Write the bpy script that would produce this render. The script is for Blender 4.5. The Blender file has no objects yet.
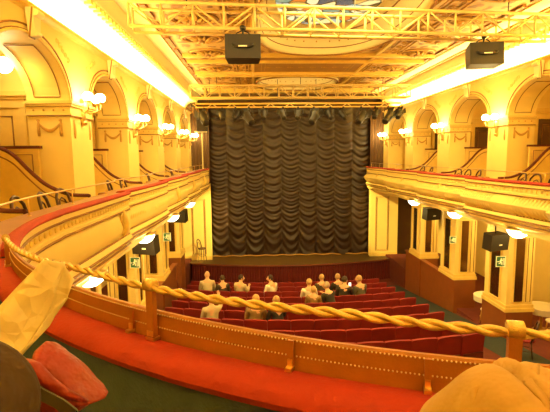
import bpy, bmesh, math, random
from mathutils import Vector, Matrix
random.seed(7)
PI = math.pi
C = bpy.context.scene.collection
ZC = 6.35                       # eye height above the stalls floor; everything below is built relative to the eye and raised at the end
XL, XR, XM = -3.2, 6.7, 1.75    # hall side wall planes and the hall axis
PL, PR = -2.46, 5.92              # side balcony front planes
PY0, PP, PLEN, PTH = 7.8, 3.4, .98, .72     # piers: first, spacing, length, thickness
YEND = 21.9
V = Vector

# ------------------------------------------------------------------ materials
def _inp(b, names, v):
    for n in names:
        if n in b.inputs:
            b.inputs[n].default_value = v
            return
def mat(name, col, rough=.6, metal=0., var=.12, scale=8., bump=0., bscale=40., emit=0., ecol=None, sheen=0., stretch=None):
    m = bpy.data.materials.new(name); m.use_nodes = True
    nt = m.node_tree; N = nt.nodes; L = nt.links
    b = N['Principled BSDF']
    b.inputs['Roughness'].default_value = rough; b.inputs['Metallic'].default_value = metal
    tc = N.new('ShaderNodeTexCoord'); mp = N.new('ShaderNodeMapping'); L.new(tc.outputs['Object'], mp.inputs['Vector'])
    if stretch: mp.inputs['Scale'].default_value = stretch
    if var > 0:
        nz = N.new('ShaderNodeTexNoise'); nz.inputs['Scale'].default_value = scale; nz.inputs['Detail'].default_value = 4
        L.new(mp.outputs['Vector'], nz.inputs['Vector'])
        mx = N.new('ShaderNodeMix'); mx.data_type = 'RGBA'
        a = [max(0, c * (1 - var)) for c in col]; d = [min(1, c * (1 + var)) for c in col]
        mx.inputs[6].default_value = (*a, 1); mx.inputs[7].default_value = (*d, 1)
        L.new(nz.outputs['Fac'], mx.inputs[0]); L.new(mx.outputs[2], b.inputs['Base Color'])
    else:
        b.inputs['Base Color'].default_value = (*col, 1)
    if bump > 0:
        n2 = N.new('ShaderNodeTexNoise'); n2.inputs['Scale'].default_value = bscale; n2.inputs['Detail'].default_value = 3
        L.new(mp.outputs['Vector'], n2.inputs['Vector'])
        bp = N.new('ShaderNodeBump'); bp.inputs['Strength'].default_value = bump; bp.inputs['Distance'].default_value = .02
        L.new(n2.outputs['Fac'], bp.inputs['Height']); L.new(bp.outputs['Normal'], b.inputs['Normal'])
    if emit > 0:
        _inp(b, ['Emission Color', 'Emission'], (*(ecol or col), 1)); _inp(b, ['Emission Strength'], emit)
    if sheen > 0: _inp(b, ['Sheen Weight', 'Sheen'], sheen)
    return m

def crumple(m, sc_, st):
    nt = m.node_tree; N = nt.nodes; L = nt.links; b = N['Principled BSDF']
    tc = N.new('ShaderNodeTexCoord'); v = N.new('ShaderNodeTexVoronoi'); v.feature = 'F2'; v.inputs['Scale'].default_value = sc_; L.new(tc.outputs['Object'], v.inputs['Vector'])
    bp = N.new('ShaderNodeBump'); bp.inputs['Strength'].default_value = st; bp.inputs['Distance'].default_value = .03
    L.new(v.outputs['Distance'], bp.inputs['Height']); L.new(bp.outputs['Normal'], b.inputs['Normal'])
def ceiling_mat():
    m = bpy.data.materials.new('painted_ceiling'); m.use_nodes = True
    nt = m.node_tree; N = nt.nodes; L = nt.links; b = N['Principled BSDF']; b.inputs['Roughness'].default_value = .55
    tc = N.new('ShaderNodeTexCoord')
    def wave(sc, dist, typ='BANDS', d='X'):
        w = N.new('ShaderNodeTexWave'); w.wave_type = typ
        if typ == 'BANDS': w.bands_direction = d
        w.inputs['Scale'].default_value = sc; w.inputs['Distortion'].default_value = dist; w.inputs['Detail'].default_value = 3
        w.inputs['Detail Scale'].default_value = 2.2
        L.new(tc.outputs['Object'], w.inputs['Vector']); return w
    w1 = wave(.9, 5.); w2 = wave(.55, 7., 'BANDS', 'Y')
    mul = N.new('ShaderNodeMath'); mul.operation = 'MULTIPLY'
    L.new(w1.outputs['Fac'], mul.inputs[0]); L.new(w2.outputs['Fac'], mul.inputs[1])
    nz = N.new('ShaderNodeTexNoise'); nz.inputs['Scale'].default_value = .45; L.new(tc.outputs['Object'], nz.inputs['Vector'])
    add = N.new('ShaderNodeMath'); add.operation = 'ADD'; L.new(mul.outputs[0], add.inputs[0]); L.new(nz.outputs['Fac'], add.inputs[1])
    r = N.new('ShaderNodeValToRGB')
    e = r.color_ramp.elements
    e[0].position = .55; e[0].color = (.66, .44, .14, 1); e[1].position = 1.05 if False else 1.0; e[1].color = (.30, .14, .035, 1)
    x = e.new(.86); x.color = (.56, .34, .09, 1)
    L.new(add.outputs[0], r.inputs['Fac']); L.new(r.outputs['Color'], b.inputs['Base Color'])
    bp = N.new('ShaderNodeBump'); bp.inputs['Strength'].default_value = .3; bp.inputs['Distance'].default_value = .03
    L.new(mul.outputs[0], bp.inputs['Height']); L.new(bp.outputs['Normal'], b.inputs['Normal'])
    return m

def glass_mat():
    m = bpy.data.materials.new('stained_glass'); m.use_nodes = True
    nt = m.node_tree; N = nt.nodes; L = nt.links; b = N['Principled BSDF']; b.inputs['Roughness'].default_value = .2
    tc = N.new('ShaderNodeTexCoord')
    nz = N.new('ShaderNodeTexNoise'); nz.inputs['Scale'].default_value = 1.1; L.new(tc.outputs['Object'], nz.inputs['Vector'])
    mixv = N.new('ShaderNodeMix'); mixv.data_type = 'RGBA'; mixv.inputs[0].default_value = .35
    L.new(tc.outputs['Object'], mixv.inputs[6]); L.new(nz.outputs['Color'], mixv.inputs[7])
    v = N.new('ShaderNodeTexVoronoi'); v.inputs['Scale'].default_value = 4.2; L.new(mixv.outputs[2], v.inputs['Vector'])
    ve = N.new('ShaderNodeTexVoronoi'); ve.feature = 'DISTANCE_TO_EDGE'; ve.inputs['Scale'].default_value = 4.2; L.new(mixv.outputs[2], ve.inputs['Vector'])
    sp = N.new('ShaderNodeSeparateColor'); L.new(v.outputs['Color'], sp.inputs[0])
    r = N.new('ShaderNodeValToRGB'); r.color_ramp.interpolation = 'CONSTANT'; e = r.color_ramp.elements
    e[0].position = 0; e[0].color = (1, .80, .34, 1); e[1].position = .22; e[1].color = (1, .84, .45, 1)
    for p, c in ((.42, (.20, .34, .24, 1)), (.55, (.80, .22, .03, 1)), (.66, (.08, .10, .12, 1)), (.76, (.9, .5, .1, 1)), (.85, (.35, .5, .45, 1))):
        k = e.new(p); k.color = c
    L.new(sp.outputs[0], r.inputs['Fac'])
    gt = N.new('ShaderNodeMath'); gt.operation = 'GREATER_THAN'; gt.inputs[1].default_value = .06; L.new(ve.outputs['Distance'], gt.inputs[0])
    mx = N.new('ShaderNodeMix'); mx.data_type = 'RGBA'; mx.inputs[6].default_value = (.05, .03, .01, 1)
    L.new(gt.outputs[0], mx.inputs[0]); L.new(r.outputs['Color'], mx.inputs[7])
    b.inputs['Base Color'].default_value = (.03, .025, .015, 1); L.new(mx.outputs[2], b.inputs['Emission Color']); b.inputs['Emission Strength'].default_value = .62
    return m

M = {}
def mk(k, *a, **kw): M[k] = mat(k, *a, **kw)
mk('cream', (.93, .73, .23), .55, var=.06, scale=3)
mk('cream_trim', (.86, .63, .16), .5, var=.1, scale=10)
mk('gold_relief', (.60, .35, .07), .45, var=.15, scale=20)
mk('cove', (.95, .84, .42), .6, var=.04)
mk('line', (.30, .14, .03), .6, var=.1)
mk('wood', (.34, .15, .035), .45, var=.25, scale=4, stretch=(1, 1, 6))
mk('dado', (.25, .072, .015), .5, var=.2, scale=3)
mk('leather', (.38, .135, .015), .42, var=.15, scale=25, bump=.15, bscale=120)
mk('velvet_red', (.37, .025, .006), .8, var=.2, scale=9, bump=.25, bscale=60)
mk('velvet_rail', (.13, .025, .008), .7, var=.15, scale=9)
mk('seat_red', (.22, .0105, .007), .8, var=.25, scale=6)
mk('seat_wood', (.12, .018, .008), .5, var=.2)
mk('skirt_red', (.11, .006, .004), .8, var=.35, scale=5)
mk('green', (.065, .10, .12), .85, var=.25, scale=14, bump=.3, bscale=90)
mk('carpet', (.13, .02, .008), .95, var=.2, scale=5)
mk('stage', (.12, .07, .02), .55, var=.2, scale=2)
mk('curtain', (.027, .0115, .004), .45, var=.25, scale=5)
mk('dark', (.035, .022, .012), .7, var=.2)
mk('brown_void', (.12, .06, .02), .8, var=.2, scale=2)
mk('black', (.017, .012, .008), .45, var=.2)
mk('truss', (.74, .55, .2), .45, metal=.1, var=.08)
mk('brass', (.80, .56, .18), .28, metal=.9, var=.1, scale=20)
mk('rope_gold', (.86, .60, .18), .26, metal=.45, var=.2, scale=180, bump=.25, bscale=300)
mk('nail', (.98, .85, .45), .25, metal=.1, var=0)
mk('mirror', (.22, .12, .045), .15, metal=.85, var=.3, scale=2)
mk('globe', (1, .9, .62), .3, var=0, emit=22., ecol=(1, .82, .42))
mk('dome', (1, .95, .8), .3, var=0, emit=9., ecol=(1, .86, .55))
mk('signgreen', (.03, .09, .02), .4, var=0, emit=.12, ecol=(.1, .35, .05))
mk('signwhite', (.9, .85, .4), .4, var=0, emit=.2, ecol=(.9, .8, .35))
mk('chair_wood', (.075, .026, .010), .38, var=.2)
mk('skin', (.72, .43, .22), .55, var=.08)
mk('hair_dark', (.05, .028, .014), .6, var=.3, scale=30)
mk('hair_fair', (.55, .33, .12), .6, var=.2, scale=30)
mk('hair_grey', (.48, .38, .24), .6, var=.2, scale=30)
mk('cloth_cream', (.58, .46, .25), .8, var=.1)
mk('cloth_black', (.035, .026, .018), .85, var=.2)
mk('cloth_grey', (.12, .10, .06), .85, var=.15)
mk('cloth_tan', (.30, .18, .06), .85, var=.15)
mk('cloth_white', (.88, .8, .6), .8, var=.06)
mk('cloth_dark', (.07, .045, .025), .85, var=.2)
mk('trousers_tan', (.47, .30, .10), .85, var=.2, scale=14, bump=.5, bscale=18)
mk('jacket_brown', (.05, .026, .010), .9, var=.5, scale=22, bump=1., bscale=18)
mk('bag_red', (.27, .018, .008), .5, var=.45, scale=16, bump=.9, bscale=22)
mk('strap_olive', (.07, .06, .03), .6, var=.1)
mk('paper', (.95, .80, .42), .5, var=.15, scale=14, bump=.2, bscale=25)
mk('phone_screen', (.9, .85, .7), .3, var=0, emit=1.2, ecol=(1, .9, .7))
mk('lens', (.3, .26, .2), .1, var=0, metal=.4)
crumple(M['paper'], 16, .55); 
M['ceiling'] = ceiling_mat(); M['stained'] = glass_mat()

# ------------------------------------------------------------------ mesh builder
ORG = {}
class MB:
    def __init__(s): s.v = []; s.f = []
    def add(s, vs, fs):
        o = len(s.v); s.v += [tuple(p) for p in vs]; s.f += [tuple(i + o for i in f) for f in fs]; return s
    def box(s, c, d, rot=None):
        vs = []
        for x in (-.5, .5):
            for y in (-.5, .5):
                for z in (-.5, .5):
                    p = V((x * d[0], y * d[1], z * d[2]))
                    if rot is not None: p = rot @ p
                    vs.append(p + V(c))
        return s.add(vs, [(0, 1, 3, 2), (4, 6, 7, 5), (0, 4, 5, 1), (2, 3, 7, 6), (0, 2, 6, 4), (1, 5, 7, 3)])
    def bb(s, x0, x1, y0, y1, z0, z1): return s.box(((x0+x1)/2, (y0+y1)/2, (z0+z1)/2), (abs(x1-x0), abs(y1-y0), abs(z1-z0)))
    def tube(s, path, r, n=8, closed=False, caps=True):
        P = [V(p) for p in path]; K = len(P)
        rr = r if hasattr(r, '__len__') else [r] * K
        rings = []; up = None
        for i in range(K):
            if closed: t = P[(i+1) % K] - P[i-1]
            else: t = P[min(i+1, K-1)] - P[max(i-1, 0)]
            if t.length < 1e-9: t = V((0, 0, 1))
            t.normalize()
            if up is None:
                up = V((0, 0, 1)) if abs(t.z) < .9 else V((1, 0, 0))
            a = up - t * up.dot(t)
            if a.length < 1e-6: a = t.orthogonal()
            a.normalize(); b = t.cross(a); up = a
            rings.append([P[i] + (a * math.cos(2*PI*k/n) + b * math.sin(2*PI*k/n)) * rr[i] for k in range(n)])
        vs = [p for g in rings for p in g]; fs = []
        for i in range(K if closed else K-1):
            j = (i+1) % K
            for k in range(n): fs.append((i*n+k, i*n+(k+1) % n, j*n+(k+1) % n, j*n+k))
        if caps and not closed:
            fs.append(tuple(range(n))[::-1]); fs.append(tuple((K-1)*n+k for k in range(n)))
        return s.add(vs, fs)
    def bar(s, a, b, w, n=4): return s.tube([a, b], w, n)
    def lathe(s, prof, c=(0, 0, 0), n=16, M3=None):
        vs = []; fs = []
        for (r, z) in prof:
            for k in range(n):
                p = V((r*math.cos(2*PI*k/n), r*math.sin(2*PI*k/n), z))
                if M3 is not None: p = M3 @ p
                vs.append(p + V(c))
        for i in range(len(prof)-1):
            for k in range(n): fs.append((i*n+k, i*n+(k+1) % n, (i+1)*n+(k+1) % n, (i+1)*n+k))
        fs.append(tuple(range(n))[::-1]); fs.append(tuple((len(prof)-1)*n+k for k in range(n)))
        return s.add(vs, fs)
    def ball(s, c, r, nu=12, nv=8):
        r = r if hasattr(r, '__len__') else (r, r, r)
        vs = [V((c[0], c[1], c[2]-r[2]))]; fs = []
        for i in range(1, nv):
            t = -PI/2 + PI*i/nv
            for k in range(nu):
                a = 2*PI*k/nu
                vs.append(V((c[0]+r[0]*math.cos(t)*math.cos(a), c[1]+r[1]*math.cos(t)*math.sin(a), c[2]+r[2]*math.sin(t))))
        vs.append(V((c[0], c[1], c[2]+r[2]))); top = len(vs)-1
        for k in range(nu): fs.append((0, 1+(k+1) % nu, 1+k)); fs.append((top, top-nu+k, top-nu+(k+1) % nu))
        for i in range(nv-2):
            for k in range(nu):
                a = 1+i*nu+k; b = 1+i*nu+(k+1) % nu; fs.append((a, b, b+nu, a+nu))
        return s.add(vs, fs)
    def prism(s, poly, fn):                  # poly of 2-D points, fn(u, v, t) -> 3-D for t = 0, 1
        n = len(poly)
        vs = [fn(u, v, 0) for u, v in poly] + [fn(u, v, 1) for u, v in poly]
        fs = [tuple(range(n))[::-1], tuple(range(n, 2*n))] + [(i, (i+1) % n, n+(i+1) % n, n+i) for i in range(n)]
        return s.add(vs, fs)
    def grid(s, nu, nv, fn):
        vs = [fn(i/nu, j/nv) for j in range(nv+1) for i in range(nu+1)]
        fs = [(j*(nu+1)+i, j*(nu+1)+i+1, (j+1)*(nu+1)+i+1, (j+1)*(nu+1)+i) for j in range(nv) for i in range(nu)]
        return s.add(vs, fs)
    def sweep(s, prof, path, closed_prof=False):     # prof (n, z) along path [(P, normal)]
        k = len(prof); vs = []
        for P, n in path:
            for (a, z) in prof: vs.append(V((P[0]+n[0]*a, P[1]+n[1]*a, (P[2] if len(P) > 2 else 0)+z)))
        fs = []; q = k if closed_prof else k-1
        for i in range(len(path)-1):
            for j in range(q): fs.append((i*k+j, i*k+(j+1) % k, (i+1)*k+(j+1) % k, (i+1)*k+j))
        if closed_prof:
            fs.append(tuple(range(k))); fs.append(tuple((len(path)-1)*k+j for j in range(k))[::-1])
        return s.add(vs, fs)
    def build(s, name, m, parent=None, smooth=False, at=None):
        me = bpy.data.meshes.new(name)
        if parent is not None: o0 = ORG[parent]
        elif at is not None: o0 = V(at)
        else:
            xs = [p[0] for p in s.v]; ys = [p[1] for p in s.v]; zs = [p[2] for p in s.v]
            o0 = V(((min(xs)+max(xs))/2, (min(ys)+max(ys))/2, min(zs)))
        me.from_pydata([tuple(V(p)-o0) for p in s.v], [], s.f); me.validate()
        bm = bmesh.new(); bm.from_mesh(me); bmesh.ops.recalc_face_normals(bm, faces=bm.faces); bm.to_mesh(me); bm.free()
        if smooth:
            for p in me.polygons: p.use_smooth = True
            if smooth == 'auto':
                try: me.set_sharp_from_angle(angle=math.radians(40))
                except Exception: pass
        o = bpy.data.objects.new(name, me); C.objects.link(o)
        me.materials.append(M[m] if isinstance(m, str) else m)
        ORG[o] = o0
        if parent is not None: o.parent = parent
        else: o.location = o0
        return o

def tag(o, label=None, cat=None, group=None, kind=None):
    if label: o['label'] = label
    if cat: o['category'] = cat
    if group: o['group'] = group
    if kind: o['kind'] = kind
    return o
def empty(name, loc, label=None, cat=None, group=None, kind=None):
    o = bpy.data.objects.new(name, None); C.objects.link(o); o.location = loc; ORG[o] = V(loc); o.empty_display_size = .1
    return tag(o, label, cat, group, kind)
def kids(): 
    d = {}
    for o in C.objects:
        if o.parent: d.setdefault(o.parent, []).append(o)
    return d
def copy_tree(root, loc, rz=0., label=None, group=None, K=None):
    r = root.copy(); C.objects.link(r); r.location = loc; r.rotation_euler = (0, 0, rz)
    if label: r['label'] = label
    if group: r['group'] = group
    def rec(src, dst):
        for ch in K.get(src, ()):
            c = ch.copy(); C.objects.link(c); c.parent = dst; rec(ch, c)
    rec(root, r)
    return r
def struct(o, label=None, cat=None): return tag(o, label, cat, kind='structure')
ORD = ['zeroth', 'first', 'second', 'third', 'fourth', 'fifth', 'sixth', 'seventh', 'eighth', 'ninth', 'tenth', 'eleventh', 'twelfth',
       'thirteenth', 'fourteenth', 'fifteenth', 'sixteenth', 'seventeenth', 'eighteenth', 'nineteenth', 'twentieth']

# ------------------------------------------------------------------ camera
F_ = 430.
yaw, pit, rol = map(math.radians, (2.66, -6.76, .6))
FW = V((math.sin(yaw)*math.cos(pit), math.cos(yaw)*math.cos(pit), math.sin(pit)))
RT = V((math.cos(yaw), -math.sin(yaw), 0)); UP = RT.cross(FW)
RT, UP = RT*math.cos(rol)-UP*math.sin(rol), UP*math.cos(rol)+RT*math.sin(rol)
cd = bpy.data.cameras.new('camera'); cam = bpy.data.objects.new('camera', cd); C.objects.link(cam)
cd.sensor_width = 36; cd.lens = F_/550*36; cd.clip_start = .05; cd.clip_end = 100
cam.matrix_world = Matrix(((RT.x, UP.x, -FW.x, 0), (RT.y, UP.y, -FW.y, 0), (RT.z, UP.z, -FW.z, 0), (0, 0, 0, 1)))
bpy.context.scene.camera = cam
def pj(p):                       # used only to leave out repeats that stand outside the view
    p = V(p); w = p.dot(FW)
    return (275+F_*p.dot(RT)/w, 206-F_*p.dot(UP)/w) if w > .05 else (-999, -999)

WARM = (1., .70, .20)
def light(name, kind, loc, power, col=WARM, size=.1, size_y=None, rot=(0, 0, 0), spread=None):
    l = bpy.data.lights.new(name, kind); o = bpy.data.objects.new(name, l); C.objects.link(o)
    l.energy = power; l.color = col; o.location = loc; o.rotation_euler = rot
    if kind == 'AREA':
        l.shape = 'RECTANGLE' if size_y else 'SQUARE'; l.size = size
        if size_y: l.size_y = size_y
        if spread: l.spread = spread
    elif kind in ('POINT', 'SPOT'): l.shadow_soft_size = size
    return o

# ------------------------------------------------------------------ floors, shell
def zf(y): return -6.35 + .14*max(0, 20.5-y)
b = MB()
b.add([(-7, -4, zf(-4)), (10.5, -4, zf(-4)), (10.5, 20.5, zf(20.5)), (-7, 20.5, zf(20.5)), (10.5, 24, -6.35), (-7, 24, -6.35)], [(0, 1, 2, 3), (3, 2, 4, 5)])
struct(b.build('floor', 'carpet'), 'dark red carpeted stalls floor sloping down to the stage')
b = MB()
for x0, x1 in ((XL+.02, XL+.62), (XR-.95, XR-.02)):
    b.add([(x0, 4, zf(4)+.012), (x1, 4, zf(4)+.012), (x1, 19.5, zf(19.5)+.012), (x0, 19.5, zf(19.5)+.012)], [(0, 1, 2, 3)])
mk('aisle_green', (.03, .04, .03), .9, var=.25, scale=10)
struct(b.build('floor_aisle_carpet', 'aisle_green'), 'green carpet strips along the stalls side aisles')

def arcade(side):
    PLEN = .98
    X = XL if side == 'left' else XR; s = -1 if side == 'left' else 1       # s points away from the hall
    xb = X + s*PTH
    w = MB()
    ys = [PY0+PP*k for k in range(-2, 5)]
    for y in ys: w.bb(X, xb, y, y+PLEN if y < 21 else 22.6, -1.7, 2.14)
    NA = 20
    def arch(k):
        y0 = ys[k]+PLEN; y1 = ys[k+1]; c = (y0+y1)/2; a = (y1-y0)/2
        return [(c-a*math.cos(PI*t/NA), .95+.80*math.sin(PI*t/NA)) for t in range(NA+1)]
    for k in range(len(ys)-1):
        A = arch(k)
        for xx in (X, xb):
            vs = [(xx, y, z) for y, z in A] + [(xx, y, 2.14) for y, z in A]; n = NA+1
            w.add(vs, [(i, i+1, n+i+1, n+i) for i in range(NA)])
        n = NA+1
        w.add([(X, y, z) for y, z in A] + [(xb, y, z) for y, z in A], [(i, i+1, n+i+1, n+i) for i in range(NA)])
    W = struct(w.build('wall_' + side, 'cream'), 'cream arcaded side wall with round arches on the %s of the hall' % side)
    for k, y in enumerate(ys):
        m = MB()                                                              # entablature at the arch springing
        y2 = y+PLEN if y < 21 else 22.3
        for z0, z1, p in ((.72, .75, .035), (.75, .88, .015), (.88, .92, .05), (.92, .97, .075)):
            m.bb(X-s*p, xb+s*.02, y-p, y2+p, z0, z1)
        m.build('impost', 'cream_trim', W)
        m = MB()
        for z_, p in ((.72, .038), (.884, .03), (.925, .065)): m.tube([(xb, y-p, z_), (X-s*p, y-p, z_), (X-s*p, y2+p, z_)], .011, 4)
        m.build('impost_shadow_line', 'line', W)  # dark tubes that paint in the shadow lines along the impost
        m = MB()                                                              # studs on the frieze
        for q in range(4):
            m.ball((X+s*(.1+.17*q), y-.022, .815), (.02, .012, .02), 6, 4)
        m.build('frieze_stud', 'gold_relief', W)
        if y > 3:
            m = MB()                                                          # festoon on the face that looks back up the hall
            x0, x1 = X+s*.17, X+s*.55
            for dz, r in ((0, .018), (.03, .012)):
                m.tube([(x0+(x1-x0)*t/14, y-.008, .60-dz*.7-.13*math.sin(PI*t/14)) for t in range(15)], [r*(.6+.8*math.sin(PI*t/14)) for t in range(15)], 6)
            for xx in (x0, x1):
                m.tube([(xx, y-.006, .66), (xx, y-.01, .56), (xx, y-.012, .44), (xx, y-.006, .37)], [.012, .024, .03, .022], 6)
                m.ball((xx, y-.012, .64), (.03, .015, .025), 8, 5)
            m.build('festoon', 'gold_relief', W, True)
            m = MB()
            for yy in (y+.14, y+PLEN-.14):
                m.tube([(X-s*.005, yy, .66), (X-s*.01, yy, .56), (X-s*.012, yy, .42), (X-s*.006, yy, .33)], [.01, .02, .026, .016], 6)
            m.build('drop_ornament', 'gold_relief', W, True)
    for k in range(len(ys)-1):
        A = arch(k); c = (A[0][0]+A[-1][0])/2; a = (A[-1][0]-A[0][0])/2
        def ring(off): return [(c-(a+off)*math.cos(PI*t/24), .95+(.80+off)*math.sin(PI*t/24)) for t in range(25)]
        m = MB(); m.tube([(X-s*.012, y, z) for y, z in ring(.02)], .022, 6);         m.build('archivolt', 'cream_trim', W, True)
        m = MB(); m.tube([(X-s*.006, y, z) for y, z in ring(.12)], .014, 6); m.tube([(X-s*.004, y, z) for y, z in ring(.05)], .009, 6); m.build('archivolt_bead', 'line', W, True)
        m = MB()                                                              # panel moulding on the soffit
        for t0, t1 in ((.035, .40), (.60, .965)):
            pts = []
            def sp(t, x): return (x, c-(a-.012)*math.cos(PI*t), .95+(.80-.012)*math.sin(PI*t))
            xa, xc = X+s*.14, X+s*(PTH-.14)
            pts = [sp(t0+(t1-t0)*i/12, xa) for i in range(13)] + [sp(t1+(t0-t1)*i/12, xc) for i in range(13)]
            m.tube(pts, .009, 5, closed=True)
        m.build('soffit_moulding', 'line', W, True)
        m = MB()                                                              # scrolled keystone
        m.prism([(-.07, 1.72), (.07, 1.72), (.13, 2.1), (-.13, 2.1)], lambda u, v, t: (X-s*(.02+.10*t), c+u, v))
        m.tube([(X-s*.14, c-.10, 2.04), (X-s*.14, c+.10, 2.04)], .05, 10); m.tube([(X-s*.12, c-.06, 1.76), (X-s*.12, c+.06, 1.76)], .035, 10)
        m.build('keystone', 'cove', W)
        m = MB(); m.tube([(X-s*.125, c-.135, 2.1), (X-s*.03, c-.07, 1.71), (X-s*.03, c+.07, 1.71), (X-s*.125, c+.135, 2.1)], .012, 5); m.build('keystone_bead', 'line', W)
        m = MB()                                                              # acanthus relief in the spandrels
        for q in (-1, 1):
            for j in range(5):
                yy = c+q*(a*.72+.1*j); zz = 1.98-.045*j*(1 if j < 4 else 1.1)
                m.tube([(X-s*.004, yy+q*.06*math.cos(u*.9+j)*(1-u/9), zz-.10+.06*math.sin(u*.9+j)*(1-u/9)) for u in range(8)], [.016*(1-u/10) for u in range(8)], 5)
        m.build('spandrel_scroll', 'cream_trim', W, True)
    # cornice: ledge, concave lit cove and dentils under the ceiling edge
    ins = .28 if side == 'left' else .02
    path = [((X, 0.0, 0), (-s, 0, 0)), ((X, YEND+.6, 0), (-s, 0, 0))]
    path[0] = ((X, -3.9, 0), (-s, 0, 0))
    m = MB(); m.sweep([(-.3, 2.06), (0, 2.06), (.02, 2.09), (.05, 2.11), (.08, 2.12), (.10, 2.17), (.08, 2.18), (.06, 2.13), (-.3, 2.13)], path)
    struct(m.build('trim_1' if side == 'left' else 'trim_2', 'cream_trim'), 'projecting cornice ledge above the %s arches' % side)
    m = MB(); m.sweep([(-.28, 2.13)] + [(-.28+(.20+ins)*(1-math.cos(PI/2*t/8)), 2.13+.55*math.sin(PI/2*t/8)) for t in range(9)] +
                      [(ins, 2.68), (ins, 2.74), (ins+.10, 2.80), (ins+.14, 2.92), (ins+.20, 3.0), (ins+.20, 3.12)], path)
    cv = struct(m.build('trim_3' if side == 'left' else 'trim_4', 'cove', smooth='auto'), 'brightly lit concave cove between cornice and ceiling on the %s' % side)
    m = MB()
    y = 3.0
    while y < 22.2:
        m.box((X-s*(ins+.05), y, 2.70), (.12, .10, .09)); y += .22
    m.build('dentil_row', 'cream_trim', cv)
    light('cove_light_' + side, 'AREA', (X+s*.10, 9.2, 2.17), 650, size=.12, size_y=25, rot=(0, PI+s*.15, 0), col=(1, .72, .23))
    # gallery behind the arcade
    xo = X+s*3.0
    m = MB(); m.bb(xo, xo+s*.1, -3.9, 22.6, -7, 2.2); m.bb(xb, xo, -3.9, 22.6, 2.0, 2.2)
    m.build('wall_gallery_' + side, 'cream'); struct(C.objects[-1], 'cream back wall of the %s gallery' % side)
    for k, y in enumerate(ys):
        if y < 3: continue
        m = MB(); m.bb(xb-s*.01, xo, y+.45, y+.55, -1.4, 2.0)
        g = struct(m.build('wall_box_divider_' + side, 'cream'), 'cream cross wall between boxes behind pier')
        m = MB()
        dx0, dx1 = xb+s*.35, xb+s*1.35
        yy = y+.44
        for x0, x1, z0, z1 in ((dx0-s*.12, dx0, -1.3, 1.05), (dx1, dx1+s*.12, -1.3, 1.05)): m.bb(x0, x1, yy-.06, yy, z0, z1)
        m.bb(dx0-s*.2, dx1+s*.2, yy-.12, yy, 1.05, 1.1); m.bb(dx0-s*.26, dx1+s*.26, yy-.18, yy, 1.1, 1.18); m.bb(dx0-s*.12, dx1+s*.12, yy-.07, yy, .9, 1.05)
        m.build('door_surround', 'cream_trim', g)
        m = MB(); m.bb(dx0, dx1, yy-.02, yy, -1.3, .9)
        m.build('door_leaf', 'brown_void' if side == 'right' else 'cream_trim', g)
        m = MB()
        for z0, z1 in ((-1.15, -.3), (-.15, .75)):
            m.tube([(dx0+s*.14, yy-.03, z0), (dx1-s*.14, yy-.03, z0), (dx1-s*.14, yy-.03, z1), (dx0+s*.14, yy-.03, z1)], .018, 4, closed=True)
        m.build('door_panel', 'line', g)
    # balcony slab and side walls of the aisle underneath
    m = MB(); m.bb(PL+.05 if s < 0 else PR-.05, xo, 3.0, 22.0, -1.78, -1.42)
    struct(m.build('floor_balcony_' + side, 'cream'), 'side balcony slab over the %s aisle' % side)
    m = MB()
    segs = [(-3, 17.1)] if s < 0 else [(14.2, 18.6)]
    for y0, y1 in segs:
        y0 = max(y0, 4)
        m.bb(X+s*.02, X+s*.12, y0, y1, -6.5, -4.30)
        m.bb(X-s*.04, X+s*.16, y0, y1, -4.33, -4.27)
    struct(m.build('baseboard_' + side, 'dado'), 'brown timber dado wall along the %s edge of the stalls' % side)
    m = MB(); m.bb(X+s*.12, xo, 4, 21.9, -6.3, -5.25)
    struct(m.build('floor_terrace_' + side, 'carpet'), 'raised terrace floor under the %s balcony' % side)
    # lower columns with mirror panels
    for k in range(-1, 4):
        y = PY0+PP*k; PLEN = .98
        if y < 6: continue
        if s > 0: PLEN = 1.1; y = 10.88+3.02*(k-1)
        lab = '%s lower column with tall mirror panels under the %s balcony' % (['near', 'second', 'third', 'fourth', 'far'][k], side)
        col = struct(empty('column', (X+s*.35, y+.5, -4.27)), lab)
        m = MB(); m.bb(X, xb, y, y+PLEN, -4.27, -1.75); m.build('shaft', 'cream', col)
        m = MB(); m.bb(X-s*.05, xb+s*.05, y-.05, y+PLEN+.05, -4.27, -4.17); m.bb(X-s*.03, xb+s*.03, y-.03, y+PLEN+.03, -4.17, -4.08); m.build('plinth', 'cream_trim', col)
        m = MB(); m.bb(X-s*.06, xb+s*.06, y-.06, y+PLEN+.06, -1.95, -1.85); m.bb(X-s*.03, xb+s*.03, y-.03, y+PLEN+.03, -2.05, -1.95); m.build('capital', 'cream_trim', col)
        for face in (0, 1):
            if face == 0: u0, u1, fn = y+.30, y+PLEN-.28, (lambda u, d: (X-s*d, u))
            else: u0, u1, fn = X+s*.17, X+s*.47, (lambda u, d: (u, y-d))
            m = MB()
            pa = fn(u0, .0); pb = fn(u1, .012); m.bb(pa[0], pb[0], pa[1], pb[1], -4.0, -2.25)
            mp = m.build('mirror_panel', 'mirror', col)
            m = MB()
            q = [fn(u0, .012), fn(u1, .012)]
            m.tube([(q[0][0], q[0][1], -4.0), (q[1][0], q[1][1], -4.0), (q[1][0], q[1][1], -2.25), (q[0][0], q[0][1], -2.25)], .032, 4, closed=True)
            m.build('panel_frame', 'cream_trim', mp)
        m = MB(); 
        m.tube([(X+s*.54, y-.004, -4.0), (X+s*.66, y-.004, -4.0), (X+s*.66, y-.004, -2.25), (X+s*.54, y-.004, -2.25)], .012, 4, closed=True)
        m.build('panel_moulding', 'line', col)
        # brown block below the column
        m = MB(); m.bb(X-s*.02, xb, y-.06, y+PLEN+.06, -6.5, -4.27); m.build('pedestal', 'dado', col)
    return W
arcade('left'); arcade('right')

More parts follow.
